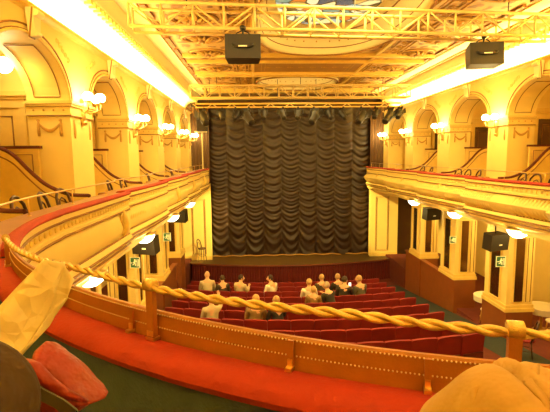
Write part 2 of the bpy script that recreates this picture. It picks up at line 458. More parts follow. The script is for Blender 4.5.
# back of the hall behind the viewer
b = MB(); b.bb(XL-3.1, XR+3.1, -4.0, -3.9, -7, 3.2)
struct(b.build('wall_back', 'cream'), 'cream wall behind the rear balcony')
b = MB(); b.bb(XL-3, XR+3, -3.9, .3, -1.6, -1.25)
NE = 40
def ell(u, off=0.):              # rear curve of the horseshoe, u in -1..1 across
    a, bb_ = 4.05, 4.2
    th = -PI/2 + u*PI/2
    P = V((XM+a*math.cos(th), 5.15+bb_*math.sin(th), 0))
    n = V((-math.cos(th)/a, -math.sin(th)/bb_, 0)); n.normalize()
    return P+n*off, n
vs = []; 
for i in range(NE+1):
    P, n = ell(-1+2*i/NE, -.12); vs += [(P.x, P.y, -1.25), (P.x, P.y, -1.7)]
for i in range(NE+1):
    P, n = ell(-1+2*i/NE, -.12); xx = XL-3+(XR-XL+6)*i/NE; vs += [(xx, min(.2, P.y-.3), -1.25), (xx, min(.2, P.y-.3), -1.7)]
fs = []; q = 2*(NE+1)
for i in range(NE): fs += [(2*i, 2*i+2, q+2*i+2, q+2*i), (2*i+1, 2*i+3, q+2*i+3, q+2*i+1)]
b.add(vs, fs)
struct(b.build('floor_rear_balcony', 'green'), 'green carpeted rear balcony floor')

# ceiling with two oval openings
def oval(cx, cy, a, bb_, n=64, e=2.5):
    r = []
    for i in range(n):
        t = 2*PI*i/n; c_, s_ = math.cos(t), math.sin(t)
        r.append((cx+a*math.copysign(abs(c_)**(2/e), c_), cy+bb_*math.copysign(abs(s_)**(2/e), s_)))
    return r
OV = [(1.92, 10.4, 1.78, 3.0), (1.85, 18.9, 1.6, 1.6)]
cu = bpy.data.curves.new('ceil', 'CURVE'); cu.dimensions = '2D'; cu.fill_mode = 'BOTH'
for pts in [[(XL-.2, -3.95), (XR+.3, -3.95), (XR+.3, 22.7), (XL-.2, 22.7)]] + [oval(*o) for o in OV]:
    sp_ = cu.splines.new('POLY'); sp_.points.add(len(pts)-1); sp_.use_cyclic_u = True
    for i, p in enumerate(pts): sp_.points[i].co = (p[0], p[1], 0, 1)
tmp = bpy.data.objects.new('tmp', cu); C.objects.link(tmp)
dg = bpy.context.evaluated_depsgraph_get(); me = bpy.data.meshes.new_from_object(tmp.evaluated_get(dg))
bpy.data.objects.remove(tmp)
ce = bpy.data.objects.new('ceiling', me); C.objects.link(ce); ce.location = (0, 0, 3.1); ORG[ce] = V((0, 0, 3.1))
me.materials.clear(); me.materials.append(M['ceiling']); struct(ce, 'ornate gold painted ceiling with rosettes and two oval skylights')
b = MB(); b.bb(XL-.3, XR+.4, -3.95, 22.7, 4.6, 4.65); struct(b.build('ceiling_void', 'cream'), 'roof slab above the ceiling')
# ribs, slots and rosettes of the ceiling
def cpart(name, m_, mbk, sm=False): return mbk.build(name, m_, ce, sm)
for x, w, m_ in ((-2.23, .05, 'line'), (-2.85, .035, 'line'), (5.75, .05, 'line'), (6.35, .035, 'line'), (.0, .05, 'cream_trim'), (3.85, .05, 'cream_trim')):
    m = MB()
    if w == .05 and m_ == 'line':
        y = 3
        while y < 21.5: m.bb(x-w, x+w, y, y+1.0, 3.05, 3.1); y += 1.25
    else: m.bb(x-w, x+w, 3, 22, 3.03, 3.1)
    cpart('ceiling_rib', m_, m)
for x0, x1 in ((-2.75, -2.35), (5.9, 6.28)):
    m = MB(); m.bb(x0, x1, 3, 22, 3.06, 3.1); cpart('ceiling_border', 'cove', m)
for y in (7.1, 13.75, 14.6, 16.6, 17.1, 20.7, 21.3):
    m = MB(); m.bb(-2.15, 5.7, y-.05, y+.05, 3.0, 3.1); m.bb(-2.15, 5.7, y-.09, y+.09, 3.06, 3.1); cpart('ceiling_rib', 'cream_trim', m)
for xr in (-1.35, 5.05):
    for y in (6.9, 8.6, 10.25, 11.92, 13.5, 15.9, 17.6, 19.4):
        m = MB()
        for r, t in ((.52, .035),):
            m.tube([(xr+r*math.cos(2*PI*i/28), y+r*.8*math.sin(2*PI*i/28), 3.09) for i in range(28)], t, 6, closed=True)
        for i in range(10):
            a = 2*PI*i/10
            m.tube([(xr+.07*math.cos(a), y+.07*math.sin(a), 3.06), (xr+.2*math.cos(a+.25), y+.2*math.sin(a+.25), 3.03), (xr+.33*math.cos(a), y+.3*math.sin(a), 3.08)], [.03, .05, .01], 6)
        cpart('ceiling_rosette', 'gold_relief', m, True)
        m = MB(); m.tube([(xr+.43*math.cos(2*PI*i/28), y+.35*math.sin(2*PI*i/28), 3.085) for i in range(28)], .022, 6, closed=True); m.tube([(xr+.58*math.cos(2*PI*i/28), y+.47*math.sin(2*PI*i/28), 3.09) for i in range(28)], .016, 6, closed=True); cpart('rosette_ring', 'line', m, True)
        m = MB(); m.ball((xr, y, 3.05), (.1, .1, .07), 10, 6); cpart('rosette_boss', 'line', m, True)
mk('ceiling_gold', (.40, .21, .05), .5, var=.25, scale=3, bump=.4, bscale=12)
for y0, y1 in ((13.85, 17.15), (2.5, 7.0), (20.75, 21.9)):
    m = MB(); m.bb(-.05, 3.9, y0, y1, 3.075, 3.1); cpart('ceiling_field', 'ceiling_gold', m)
for (x0, x1, y0, y1) in ((.3, 3.5, 14.75, 16.45), (-.7, -.15, 7.5, 13.4), (4.0, 4.55, 7.5, 13.4), (-.7, -.15, 14.8, 20.5), (4.0, 4.55, 14.8, 20.5)):
    m = MB()
    for o_ in (0, .12):
        m.tube([(x0+o_, y0+o_, 3.09), (x1-o_, y0+o_, 3.09), (x1-o_, y1-o_, 3.09), (x0+o_, y1-o_, 3.09)], .025, 5, closed=True)
    n_ = int(max(x1-x0, y1-y0)/.4)
    for i in range(n_):
        t = (i+.5)/n_
        cx_, cy_ = ((x0+x1)/2, y0+(y1-y0)*t) if y1-y0 > x1-x0 else (x0+(x1-x0)*t, (y0+y1)/2)
        m.tube([(cx_+.13*math.cos(u*.8)*(1-u/12), cy_+.13*math.sin(u*.8)*(1-u/12), 3.085) for u in range(11)], .02, 5)
    cpart('ceiling_panel', 'gold_relief', m, True)
for i, (cx_, cy_, a, bb_) in enumerate(OV):
    lab = ['large oval stained glass skylight with cream cove, over the middle of the stalls', 'smaller oval stained glass skylight near the stage behind the rear truss'][i]
    t = empty('stained_glass_skylight', (cx_, cy_, 3.05), lab, 'skylight')
    m = MB(); rows = []
    prof = [(.16, 3.10), (.13, 3.04), (.05, 3.02), (.0, 3.05), (-.02, 3.12), (-.05, 3.3), (-.14, 3.55), (-.30, 3.72), (-.42, 3.76)]
    n = 64
    vs = []
    for (o_, z) in prof: vs += [(x, y, z) for x, y in oval(cx_, cy_, a+o_, bb_+o_, n)]
    fs = [(r*n+k, r*n+(k+1) % n, (r+1)*n+(k+1) % n, (r+1)*n+k) for r in range(len(prof)-1) for k in range(n)]
    m.add(vs, fs); m.build('cove_frame', 'cove', t, True)
    m = MB()
    m.tube([(x, y, 3.02) for x, y in oval(cx_, cy_, a+.12, bb_+.12, n)], .03, 6, closed=True)
    m.tube([(x, y, 3.2) for x, y in oval(cx_, cy_, a-.03, bb_-.03, n)], .015, 6, closed=True)
    m.tube([(x, y, 3.62) for x, y in oval(cx_, cy_, a-.2, bb_-.2, n)], .02, 6, closed=True)
    m.build('moulding', 'line', t, True)
    m = MB()
    for x, y in oval(cx_, cy_, a-.06, bb_-.06, 40): m.ball((x, y, 3.38), .035, 6, 4)
    m.build('cove_stud', 'gold_relief', t, True)
    m = MB(); q = oval(cx_, cy_, a-.42, bb_-.42, n); m.add([(x, y, 3.77) for x, y in q], [tuple(range(n))]); m.build('glass', 'stained', t)
    light('skylight_cove', 'AREA', (cx_, cy_, 3.72), [26, 8][i], size=a*1.4, size_y=bb_*1.4, col=(1, .72, .3))
    light('skylight_glow', 'AREA', (cx_, cy_, 3.04), [280, 40][i], size=a*1.5, size_y=bb_*1.5, col=(1, .71, .22))

# ------------------------------------------------------------------ balcony fronts
STEP = {'left': .15, 'right': .26}
def side_path(side):
    X = PL if side == 'left' else PR; n = V((1, 0, 0)) if side == 'left' else V((-1, 0, 0)); r = []
    edges = [21.4]+[PY0+PP*k for k in range(3, -1, -1)]
    for i in range(len(edges)-1):
        y1, y0 = edges[i], edges[i+1]
        for t in range(9):
            y = y1+(y0-y1)*t/8
            r.append((V((X, y - (.002 if t == 0 else 0), 0))+n*(STEP[side]*math.sin(PI*.5*(1-t/8))), n))
    for t in range(7):
        y = PY0+(5.15-PY0)*t/6; r.append((V((X, y-.002, 0))+n*(.14+(STEP[side]-.14)*math.cos(PI/2*t/6)), n))
    u_end = -.66
    for t in range(1, 15):
        u = -1+(u_end+1)*t/14
        P, nn = ell(u); 
        if side == 'right': P = V((2*XM-P.x, P.y, 0)); nn = V((-nn.x, nn.y, 0))
        r.append((P, nn))
    return r
def ctr_path(u0=-.66, u1=.66, n=64):
    return [ell(u0+(u1-u0)*i/n) for i in range(n+1)]
def off_at(y):
    if y < PY0: return .14+(STEP[side]-.14)*math.cos(PI/2*(PY0-y)/(PY0-5.15))
    return STEP[side]*math.sin(PI*.5*((y-PY0) % PP)/PP)
FASC = [(-.10, -.67), (.055, -.67), (.06, -.70), (.06, -.74), (.03, -.76), (.03, -.88), (.05, -.89), (.05, -.93), (.02, -.95), (.065, -1.04), (.085, -1.14), (.075, -1.25), (.03, -1.36), (.015, -1.38),
        (.06, -1.40), (.09, -1.46), (.05, -1.49), (.05, -1.53), (.0, -1.58), (.02, -1.63), (-.02, -1.68), (-.2, -1.72), (-.5, -1.74)]
for side in ('left', 'right'):
    p = side_path(side)
    t = empty('balcony_parapet', (PL if side == 'left' else PR, 10, -1.7), 'curving cream balcony front with red velvet rail along the %s wall' % side, 'balcony parapet')
    m = MB(); m.sweep([(a+(.11 if side == 'right' else -.03)*max(0, 1-abs(z+1.15)/.2), z) for a, z in FASC], p)
    last = None
    for P, nn in p:                                                   # little repeated ornament of the frieze
        if last is not None:
            k = max(1, int((P-last[0]).length/.11))
            for i in range(k):
                Q = last[0].lerp(P, (i+.5)/k)+last[1]*.034; m.ball((Q.x, Q.y, -.82), (.03, .03, .035), 6, 4)
        last = (P, nn)
    m.build('fascia', 'cream', t, 'auto')
    m = MB()
    for a, z, r in ((.062, -.75, .014), (.052, -.94, .016), (.03, -1.38, .016), (.09, -1.47, .018), (.05, -1.56, .014)):
        m.tube([P+nn*a+V((0, 0, z)) for P, nn in p], r, 5)
    m.build('moulding', 'line', t, True)
    s = 1 if side == 'left' else -1; X = PL if side == 'left' else PR
    for k in range(0, 5):
        y = PY0+PP*k + (1.7 if k else -.4)
        if y > 21: continue
        m = MB()
        xo_ = off_at(y); m.tube([(X+s*(.05+xo_), y, -.92), (X+s*(.08+xo_), y, -1.02), (X+s*(.10+xo_), y, -1.14), (X+s*(.08+xo_), y, -1.26), (X+s*(.04+xo_), y, -1.36)], [.03, .05, .06, .045, .015], 8)
        for q in (-1, 1):
            m.tube([(X+s*(.06+xo_), y+q*(.09+.06*math.sin(u*.8)), -.95-.045*u) for u in range(9)], [.018]*9, 6)
        m.build('cartouche', 'cream_trim', t, True)
    for k in range(0, 4):
        for ya, yb in ((PY0+PP*k+.2, PY0+PP*k+1.3), (PY0+PP*k+2.1, PY0+PP*k+3.3)):
            m = MB(); y = ya
            while y < yb: o_ = off_at(y)+(.07 if side == 'right' else -.03); m.tube([(X+s*(o_-.01), y, -.97), (X+s*(.05+o_), y, -1.06), (X+s*(.085+o_), y, -1.15), (X+s*(.05+o_), y, -1.25), (X+s*(o_-.03), y, -1.36)], .028, 6); y += .10
            m.build('fluted_panel', 'cream', t, True)
    m = MB(); m.sweep([(-.03, -.68), (.0, -.68), (.06, -.68), (.085, -.665), (.09, -.645), (.07, -.625), (.04, -.612), (.0, -.615), (-.03, -.635)], p, True); m.build('velvet_rail', 'velvet_red', t, 'auto')
    m = MB(); m.sweep([(-.03, -.70), (-.03, -.640), (-.33, -.640), (-.35, -.67), (-.33, -.70)], p, True); m.build('wooden_ledge', 'wood', t)
    m = MB(); m.sweep([(-.31, -.70), (-.31, -1.42), (-.36, -1.42), (-.36, -.70)], p, True); m.build('inner_lining', 'green', t)
    # thin brass hand rail on posts
    h = empty('brass_handrail', (X, 8, -.67), 'thin brass handrail on short posts above the %s balcony ledge' % side, 'handrail')
    hp = [(P+nn*(-.2), nn) for P, nn in p]
    m = MB(); m.tube([P+V((0, 0, -.44)) for P, nn in hp[0::2]], .011, 6); m.build('rail', 'brass', h, True)
    last = None
    for P, nn in hp:
        if last is None or (P-last).length > 1.1:
            m = MB(); m.bar((P.x, P.y, -.645), (P.x, P.y, -.44), .008, 6); m.ball((P.x, P.y, -.64), (.025, .025, .012), 8, 4); m.build('post', 'brass', h, True); last = P

cp = ctr_path()
t = empty('balcony_parapet', (XM, .95, -1.7), 'rear balcony front in the foreground with red velvet armrest and studded brown leather board', 'balcony parapet')
m = MB(); m.sweep([(.05, -.70), (.055, -.74), (.03, -.76), (.03, -.88), (.05, -.93), (.02, -.95), (.05, -1.12), (.015, -1.38), (.09, -1.46), (.05, -1.53), (.02, -1.63), (-.2, -1.72)], cp); m.build('fascia', 'cream', t, 'auto')
m = MB(); m.sweep([(.020, -.72), (.028, -.60), (.034, -.592), (.046, -.592), (.052, -.60), (.052, -.72)], cp, True); m.build('leather_board', 'leather', t)
m = MB()
m.sweep([(.02, -.70), (.0, -.692), (-.05, -.690), (-.085, -.697), (-.112, -.717), (-.120, -.742), (-.108, -.768), (-.07, -.785), (.02, -.785)], cp, True); m.build('velvet_armrest', 'velvet_red', t, 'auto')
m = MB(); m.sweep([(.02, -.76), (-.072, -.76), (-.078, -1.0), (-.072, -1.25), (.02, -1.25)], cp, True); m.build('green_lining', 'green', t)
nl = MB(); dense = ctr_path(-.66, .66, 460)
acc = 0; last = dense[0][0]; 
for z, off in ((-.600, .024), (-.650, .021)):
    fine_ = ctr_path(-.66, .66, 4000); d = 0
    for i in range(1, len(fine_)):
        d += (fine_[i][0]-fine_[i-1][0]).length
        if d >= .0108:
            d = 0; Q = fine_[i][0]+fine_[i][1]*off; nl.ball((Q.x, Q.y, z), (.0034, .0034, .0034), 5, 4)
nl.build('nail_trim', 'nail', t, True)['kind'] = 'stuff'
def path_at_x(x):
    best = min(dense, key=lambda q: abs(q[0].x-x)); return best
for x in (-.50, .1, .5, 1.5, 2.3):
    P, nn = path_at_x(x); tg = V((-nn.y, nn.x, 0)); R3 = Matrix((( tg.x, nn.x, 0), (tg.y, nn.y, 0), (0, 0, 1)))
    m = MB(); Q = P+nn*.014
    m.box((Q.x, Q.y, -.645), (.020, .010, .10), R3)
    k = m.build('board_bracket', 'leather', t)
    m = MB(); Q = P+nn*.002; m.box((Q.x, Q.y, -.686), (.022, .030, .012), R3); m.box((P.x+nn.x*.006, P.y+nn.y*.006, -.672), (.016, .008, .03), R3); m.build('bracket_foot', 'brass', k)

# rope railing
t = empty('rope_railing', (P.x, P.y, -.69), 'twisted gold rope railing on short leather-wrapped posts along the rear balcony', 'railing')
def rope_z(x): return -.478-.035*max(0, -x-.7)
fine = ctr_path(-.625, .5, 900)
for ph in (0, PI):
    m = MB(); pts = []; s_ = 0; pr = fine[0][0]; rr = []
    for P, nn in fine:
        s_ += (P-pr).length; pr = P; a = s_/.155*2*PI+ph
        sag = -.012*abs(math.sin(s_/1.25*PI))
        pts.append(P+nn*(.0078*math.cos(a))+V((0, 0, rope_z(P.x)+sag+.0078*math.sin(a)))); rr.append(.0092)
    m.tube(pts, rr, 8); m.build('strand', 'rope_gold', t, True)
for x in (-1.60, -.40, .70, 1.8, 2.85):
    P, nn = path_at_x(x); tg = V((-nn.y, nn.x, 0)); R3 = Matrix(((tg.x, nn.x, 0), (tg.y, nn.y, 0), (0, 0, 1)))
    m = MB(); m.box((P.x, P.y, -.595), (.034, .022, .19), R3); pp = m.build('post', 'leather', t)
    m = MB(); m.box((P.x, P.y, -.686), (.044, .034, .012), R3); m.box((P.x-nn.x*.012, P.y-nn.y*.012, -.665), (.03, .006, .02), R3); m.build('post_foot', 'brass', pp)
    m = MB(); m.tube([P+tg*(.022*q)+V((0, 0, rope_z(x))) for q in (-1, -.9, .9, 1)], [.018, .0235, .0235, .018], 12); m.build('rope_collar', 'rope_gold', pp, True)

# ------------------------------------------------------------------ box partitions and chairs in the boxes
for side in ('left', 'right'):
    s = -1 if side == 'left' else 1; X = XL if side == 'left' else XR; pw = PL if side == 'left' else PR
    for k in range(-1, 4):
        if k < 0 and side == 'right': continue
        y = PY0+PP*k-.38 if k >= 0 else 5.35
        lab = 'low cream box partition with swooping red velvet top beside the %s pier on the %s' % (ORD[k+1], side) if k >= 0 else 'low cream partition with dark red top in the nearest left box'
        t = empty('box_partition', (X, y, -1.42), lab, 'partition', 'swooping partitions between the boxes')
        cur = [(pw+s*.36, -.66), (X-s*.35, -.66), (X-s*.1, -.645), (X+s*.12, -.57), (X+s*.35, -.44), (X+s*.58, -.22), (X+s*.8, .02), (X+s*1.0, .14), (X+s*1.2, .17)]
        # smooth it
        sm = []
        for i in range(len(cur)-1):
            p0 = cur[max(i-1, 0)]; p1 = cur[i]; p2 = cur[i+1]; p3 = cur[min(i+2, len(cur)-1)]
            for q in range(5):
                u = q/5; f_ = lambda a, b_, c_, d_: .5*((2*b_)+(-a+c_)*u+(2*a-5*b_+4*c_-d_)*u*u+(-a+3*b_-3*c_+d_)*u**3)
                sm.append((f_(p0[0], p1[0], p2[0], p3[0]), f_(p0[1], p1[1], p2[1], p3[1])))
        sm.append(cur[-1])
        m = MB(); m.prism(sm+[(cur[-1][0], -1.42), (cur[0][0], -1.42)], lambda u, v, tt: (u, y-.03+.06*tt, v)); m.build('panel', 'cream_trim', t)
        m = MB(); m.tube([(x, y, z+.005) for x, z in sm], .038, 8); m.build('velvet_top', 'velvet_rail', t, True)
        m = MB(); m.tube([(x, y-.03, z-.13) for x, z in sm[4:]], .012, 5); m.build('panel_moulding', 'line', t, True)
        if k < 0: continue
        tb = empty('box_screen', (X+s*.8, y+.22, -1.42), 'upright cream screen with flat dark red top behind the %s swooping partition on the %s' % (ORD[k+1], side), 'screen', 'box screens')
        m = MB(); m.bb(X+s*.5, X+s*1.6, y+.19, y+.25, -1.42, .15); m.build('panel', 'cream_trim', tb)
        m = MB(); m.bb(X+s*.46, X+s*1.64, y+.17, y+.27, .15, .20); m.build('top_rail', 'velvet_rail', tb)
        m = MB(); m.tube([(X+s*.6, y+.185, -1.2), (X+s*1.5, y+.185, -1.2), (X+s*1.5, y+.185, .05), (X+s*.6, y+.185, .05)], .012, 4, closed=True); m.build('panel_moulding', 'line', tb)

def make_chair(name, label, cat, seatm='chair_wood', group=None, sh=.46):
    t = empty(name, (0, 0, 0), label, cat, group)
    m = MB(); m.lathe([(.19, sh-.03), (.205, sh-.02), (.205, sh), (.19, sh+.015), (.0, sh+.02)], n=18); m.build('seat', seatm, t, 'auto')
    for a in (PI*.25, PI*.75, PI*1.25, PI*1.75):
        m = MB(); m.tube([(.16*math.cos(a), .16*math.sin(a), sh-.02), (.18*math.cos(a), .18*math.sin(a), sh*.5), (.215*math.cos(a), .215*math.sin(a), 0)], [.017, .016, .011], 7); m.build('leg', 'chair_wood', t, True)
    m = MB()
    m.tube([(-.18, -.10, sh-.02), (-.19, -.16, sh+.18), (-.165, -.2, sh+.34), (-.09, -.23, sh+.43), (0, -.24, sh+.455), (.09, -.23, sh+.43), (.165, -.2, sh+.34), (.19, -.16, sh+.18), (.18, -.10, sh-.02)], .023, 7)
    bk = m.build('back_hoop', 'chair_wood', t, True)
    m = MB(); m.tube([(-.11, -.15, sh), (-.115, -.18, sh+.16), (-.07, -.205, sh+.28), (0, -.215, sh+.32), (.07, -.205, sh+.28), (.115, -.18, sh+.16), (.11, -.15, sh)], .012, 6); m.build('inner_hoop', 'chair_wood', bk, True)
    m = MB(); m.tube([(.15*math.cos(2*PI*i/16), .15*math.sin(2*PI*i/16), sh*.45) for i in range(16)], .009, 6, closed=True); m.build('stretcher_ring', 'chair_wood', t, True)
    return t
bc = make_chair('bentwood_chair', 'x', 'chair', group='bentwood chairs in the side boxes')
K = kids()
spots = []
for x, y, rz in ((-2.88, 5.0, -1.3), (-2.9, 5.75, -1.5), (-2.88, 6.4, -1.4), (-2.88, 6.98, -1.7), (-2.88, 9.3, -1.4), (-2.88, 10.2, -1.6), (-2.88, 12.7, -1.4), (-2.88, 16.2, -1.5)):
    spots.append((x, y, rz, 'left'))
for x, y, rz in ((6.38, 9.2, 1.4), (6.38, 9.75, 1.7), (6.38, 10.3, 1.5), (6.38, 12.4, 1.4), (6.38, 13.0, 1.6), (6.38, 13.6, 1.7), (6.38, 15.8, 1.4), (6.38, 16.6, 1.6)):
    spots.append((x, y, rz, 'right'))
cnt = {}
for i, (x, y, rz, sd) in enumerate(spots):
    cnt[sd] = cnt.get(sd, 0)+1
    lab = 'dark bentwood chair in the %s boxes, %s from the near end' % (sd, ORD[cnt[sd]])
    if i == 0: bc.location = (x, y, -1.42); bc.rotation_euler = (0, 0, rz); bc['label'] = lab
    else: copy_tree(bc, (x, y, -1.42), rz, lab, K=K)

# ------------------------------------------------------------------ lamps
def sconce(X, s, y, z, label, power, zoff=0):
    t = empty('wall_sconce', (X, y, z-.5), label, 'wall lamp', 'globe wall sconces on the piers')
    m = MB(); m.tube([(X-s*.01, y, z-.02), (X-s*.03, y, z-.12), (X-s*.035, y, z-.25), (X-s*.03, y, z-.42), (X-s*.01, y, z-.52)], [.03, .055, .04, .06, .015], 10); m.ball((X-s*.05, y, z-.45), .055, 10, 6)
    bp = m.build('back_plate', 'brass', t, True)
    for dy, out in ((-.22, .22), (.22, .22), (0, .36)):
        m = MB(); m.tube([(X-s*.03, y, z-.22), (X-s*(out*.5), y+dy*.5, z-.28), (X-s*out, y+dy, z-.22), (X-s*out, y+dy, z-.09)], .014, 6)
        m.lathe([(.012, -.1), (.05, -.085), (.055, -.07), (.02, -.06)], (X-s*out, y+dy, z), 10)
        ar = m.build('arm', 'brass', t, True)
        m = MB(); m.ball((X-s*out, y+dy, z), (.095, .095, .085), 12, 8); m.build('glass_globe', 'globe', ar, True)
    light('sconce_light', 'POINT', (X-s*.55, y, z+.02), power, size=.15, col=(1, .72, .23))
for k in range(0, 5):
    y = PY0+PP*k+.5
    sconce(XL, -1, y if k < 4 else 21.7, 1.08 if k == 0 else 1.0, 'brass wall sconce with lit globes on the %s pier of the left wall' % ORD[k+1], 13)
for k in range(1, 5):
    y = PY0+PP*k+.5
    sconce(XR, 1, y if k < 4 else 21.7, .96, 'brass wall sconce with lit globes on the %s visible pier of the right wall' % ORD[k], 15)
for (x, y, z, lab) in ((-4.05, 7.42, 1.5, 'glowing globe lamp hanging in the nearest left box'),):
    t = empty('globe_lamp', (x, y, z-.1), lab, 'lamp')
    m = MB(); m.ball((x, y, z), .13, 14, 10); m.build('glass_globe', 'globe', t, True)
    m = MB(); m.bar((x, y, z+.12), (x, y, 2.0), .01, 6); m.lathe([(.06, 0), (.04, .05)], (x, y, z+.11), 10); m.build('stem', 'brass', t, True)
    light('box_light', 'POINT', (x+.35, y, z-.25), 2.5, size=.1)
for y in (12.8, 16.2, 19.6):
    light('box_light', 'POINT', (XR+1.6, y, 1.3), 9, size=.1); light('box_light', 'POINT', (XL-1.6, y, 1.3), 7, size=.1)
light('box_light', 'POINT', (XR+1.4, 9.6, 1.3), 9, size=.1); light('box_light', 'POINT', (XL-1.6, 9.4, 1.3), 8, size=.1)
for side in ('left', 'right'):
    X = PL-.03 if side == 'left' else PR+.03
    ysl = (6.4, 9.6, 12.75, 16.2) if side == 'left' else (6.4, 9.35, 12.4, 15.7)
    nn_ = 0
    for y in ysl:
        s = -1 if side == 'left' else 1
        lab = 'glowing dome lamp under the %s balcony edge, %s from the near end' % (side, ORD[ysl.index(y)+1])
        if not (side == 'right' and y < 9):
            t = empty('dome_lamp', (X, y, -1.9), lab, 'lamp', 'dome lamps under the balconies')
            m = MB(); m.lathe([(.0, -.21), (.10, -.195), (.175, -.14), (.225, -.06), (.24, 0)], (X, y, -1.72), 20); m.build('glass_dome', 'dome', t, True)
            m = MB(); m.lathe([(.245, -.015), (.255, .0), (.245, .02), (.1, .03)], (X, y, -1.72), 20); m.build('brass_rim', 'brass', t, True)
        light('dome_light', 'POINT', (X-s*.12, y, -2.12), 26, size=.2, col=(1, .72, .23))
        light('aisle_light', 'POINT', (X+s*1.9, y+.6, -2.3), 20, size=.15)

# ------------------------------------------------------------------ speakers, signs, trusses
def speaker_big(x, y, z, label, rz):
    t = empty('hanging_speaker', (x, y, z-.24), label, 'speaker', 'speakers hung from the front truss')
    R3 = Matrix.Rotation(rz, 3, 'Z') @ Matrix.Rotation(-.12, 3, 'X')
    def Q(p): return V((x, y, z))+R3 @ V(p)
    m = MB()
    w, h, d = .66, .44, .38
    pr = [(-w/2, -h/2), (w/2, -h/2), (w/2, h/2), (-w/2, h/2)]
    m.prism(pr, lambda u, v, tt: Q((u*(1-.12*tt), -d/2+d*tt, v*(1-.05*tt)))); m.build('cabinet', 'black', t)
    m = MB()
    m.tube([Q((-.19, -d/2-.005, .03)), Q((-.17, -d/2-.02, 0)), Q((-.10, -d/2-.035, -.025)), Q((.10, -d/2-.035, -.025)), Q((.17, -d/2-.02, 0)), Q((.19, -d/2-.005, .03))], .026, 8)
    hd = m.build('handle', 'black', t, True)
    m = MB(); m.tube([Q((-.08, -d/2-.062, -.022)), Q((.08, -d/2-.062, -.022))], .013, 6); m.build('badge', 'signwhite', hd, True)
    m = MB(); m.bar(Q((0, 0, h/2)), (x, y, z+.42), .02, 6); m.tube([Q((-.2, 0, h/2)), Q((-.1, 0, h/2+.1)), (x, y, z+.35), Q((.1, 0, h/2+.1)), Q((.2, 0, h/2))], .012, 6)
    m.lathe([(.05, 0), (.06, .03), (.05, .07)], (x, y, z+.36), 10); m.build('hanging_clamp', 'black', t, True)
speaker_big(-.18, 8.42, 1.98, 'black loudspeaker hanging from the front truss left of the oval skylight', .0)
speaker_big(4.72, 8.9, 1.97, 'black loudspeaker hanging from the front truss against the right glowing cove', -.12)

def speaker_small(x, y, z, s, label):
    t = empty('balcony_speaker', (x, y, z-.2), label, 'speaker', 'small speakers under the balconies')
    R3 = Matrix.Rotation(s*.35, 3, 'Z') @ Matrix.Rotation(.1, 3, 'X')
    m = MB(); m.prism([(-.31, -.21), (.31, -.21), (.31, .21), (-.31, .21)], lambda u, v, tt: V((x, y, z))+R3 @ V((u*(1-.2*tt), -.16+.32*tt, v))); m.build('cabinet', 'black', t)
    m = MB(); m.box(V((x, y, z))+R3 @ V((0.02, -.165, -.06)), (.10, .012, .03), R3); m.build('badge', 'signwhite', t)
    m = MB(); m.bar((x, y, z+.18), (x, y, -1.76), .018, 6); m.box((x, y, -1.77), (.14, .14, .03)); m.build('bracket', 'black', t)
speaker_small(-2.62, 10.3, -2.10, -1, 'black speaker hanging under the left balcony beside the nearer exit sign')
speaker_small(-2.6, 14.7, -2.02, -1, 'smaller looking black speaker under the left balcony near the stage')
speaker_small(6.25, 14.9, -2.12, 1, 'black speaker under the right balcony between two dome lamps')
speaker_small(6.15, 10.6, -2.26, 1, 'black speaker under the right balcony above the nearer exit sign')

def exit_sign(x, y, z, label, w=.24, h=.27):
    t = empty('exit_sign', (x, y, z-h/2), label, 'sign', 'green exit signs')
    m = MB(); m.bb(x-w/2, x+w/2, y, y+.05, z-h/2, z+h/2); m.build('sign_box', 'signgreen', t)
    m = MB(); q = [(x-w/2, y, z-h/2), (x+w/2, y, z-h/2), (x+w/2, y, z+h/2), (x-w/2, y, z+h/2)]; m.tube(q, .014, 4, closed=True); m.build('sign_frame', 'signwhite', t)
    m = MB()                                                    # running figure and doorway
    f_ = lambda u, v: V((x+u*w, y-.012, z+v*h))
    m.ball(f_(.02, .26), (.026, .008, .026), 8, 5)
    m.tube([f_(.0, .17), f_(-.04, -.04)], .022, 5); m.tube([f_(-.02, .14), f_(.12, .10), f_(.17, .17)], .012, 5); m.tube([f_(-.02, .14), f_(-.14, .06), f_(-.12, -.04)], .012, 5)
    m.tube([f_(-.04, -.04), f_(.07, -.12), f_(.06, -.30)], .014, 5); m.tube([f_(-.04, -.04), f_(-.12, -.16), f_(-.24, -.18)], .014, 5)
    m.tube([f_(.24, -.36), f_(.24, .32), f_(.40, .32), f_(.40, -.36)], .012, 4)
    m.tube([f_(-.42, .0), f_(-.26, .0)], .012, 4)
    m.build('pictogram', 'signwhite', t)
exit_sign(-3.12, 11.0, -2.72, 'green running man exit sign on the nearer left column')
exit_sign(-2.98, 14.4, -2.70, 'green running man exit sign on the farther left column')
exit_sign(6.52, 13.7, -2.85, 'green running man exit sign on the farther right column', .2, .22)
exit_sign(6.42, 10.75, -2.84, 'green running man exit sign on the nearer right column')

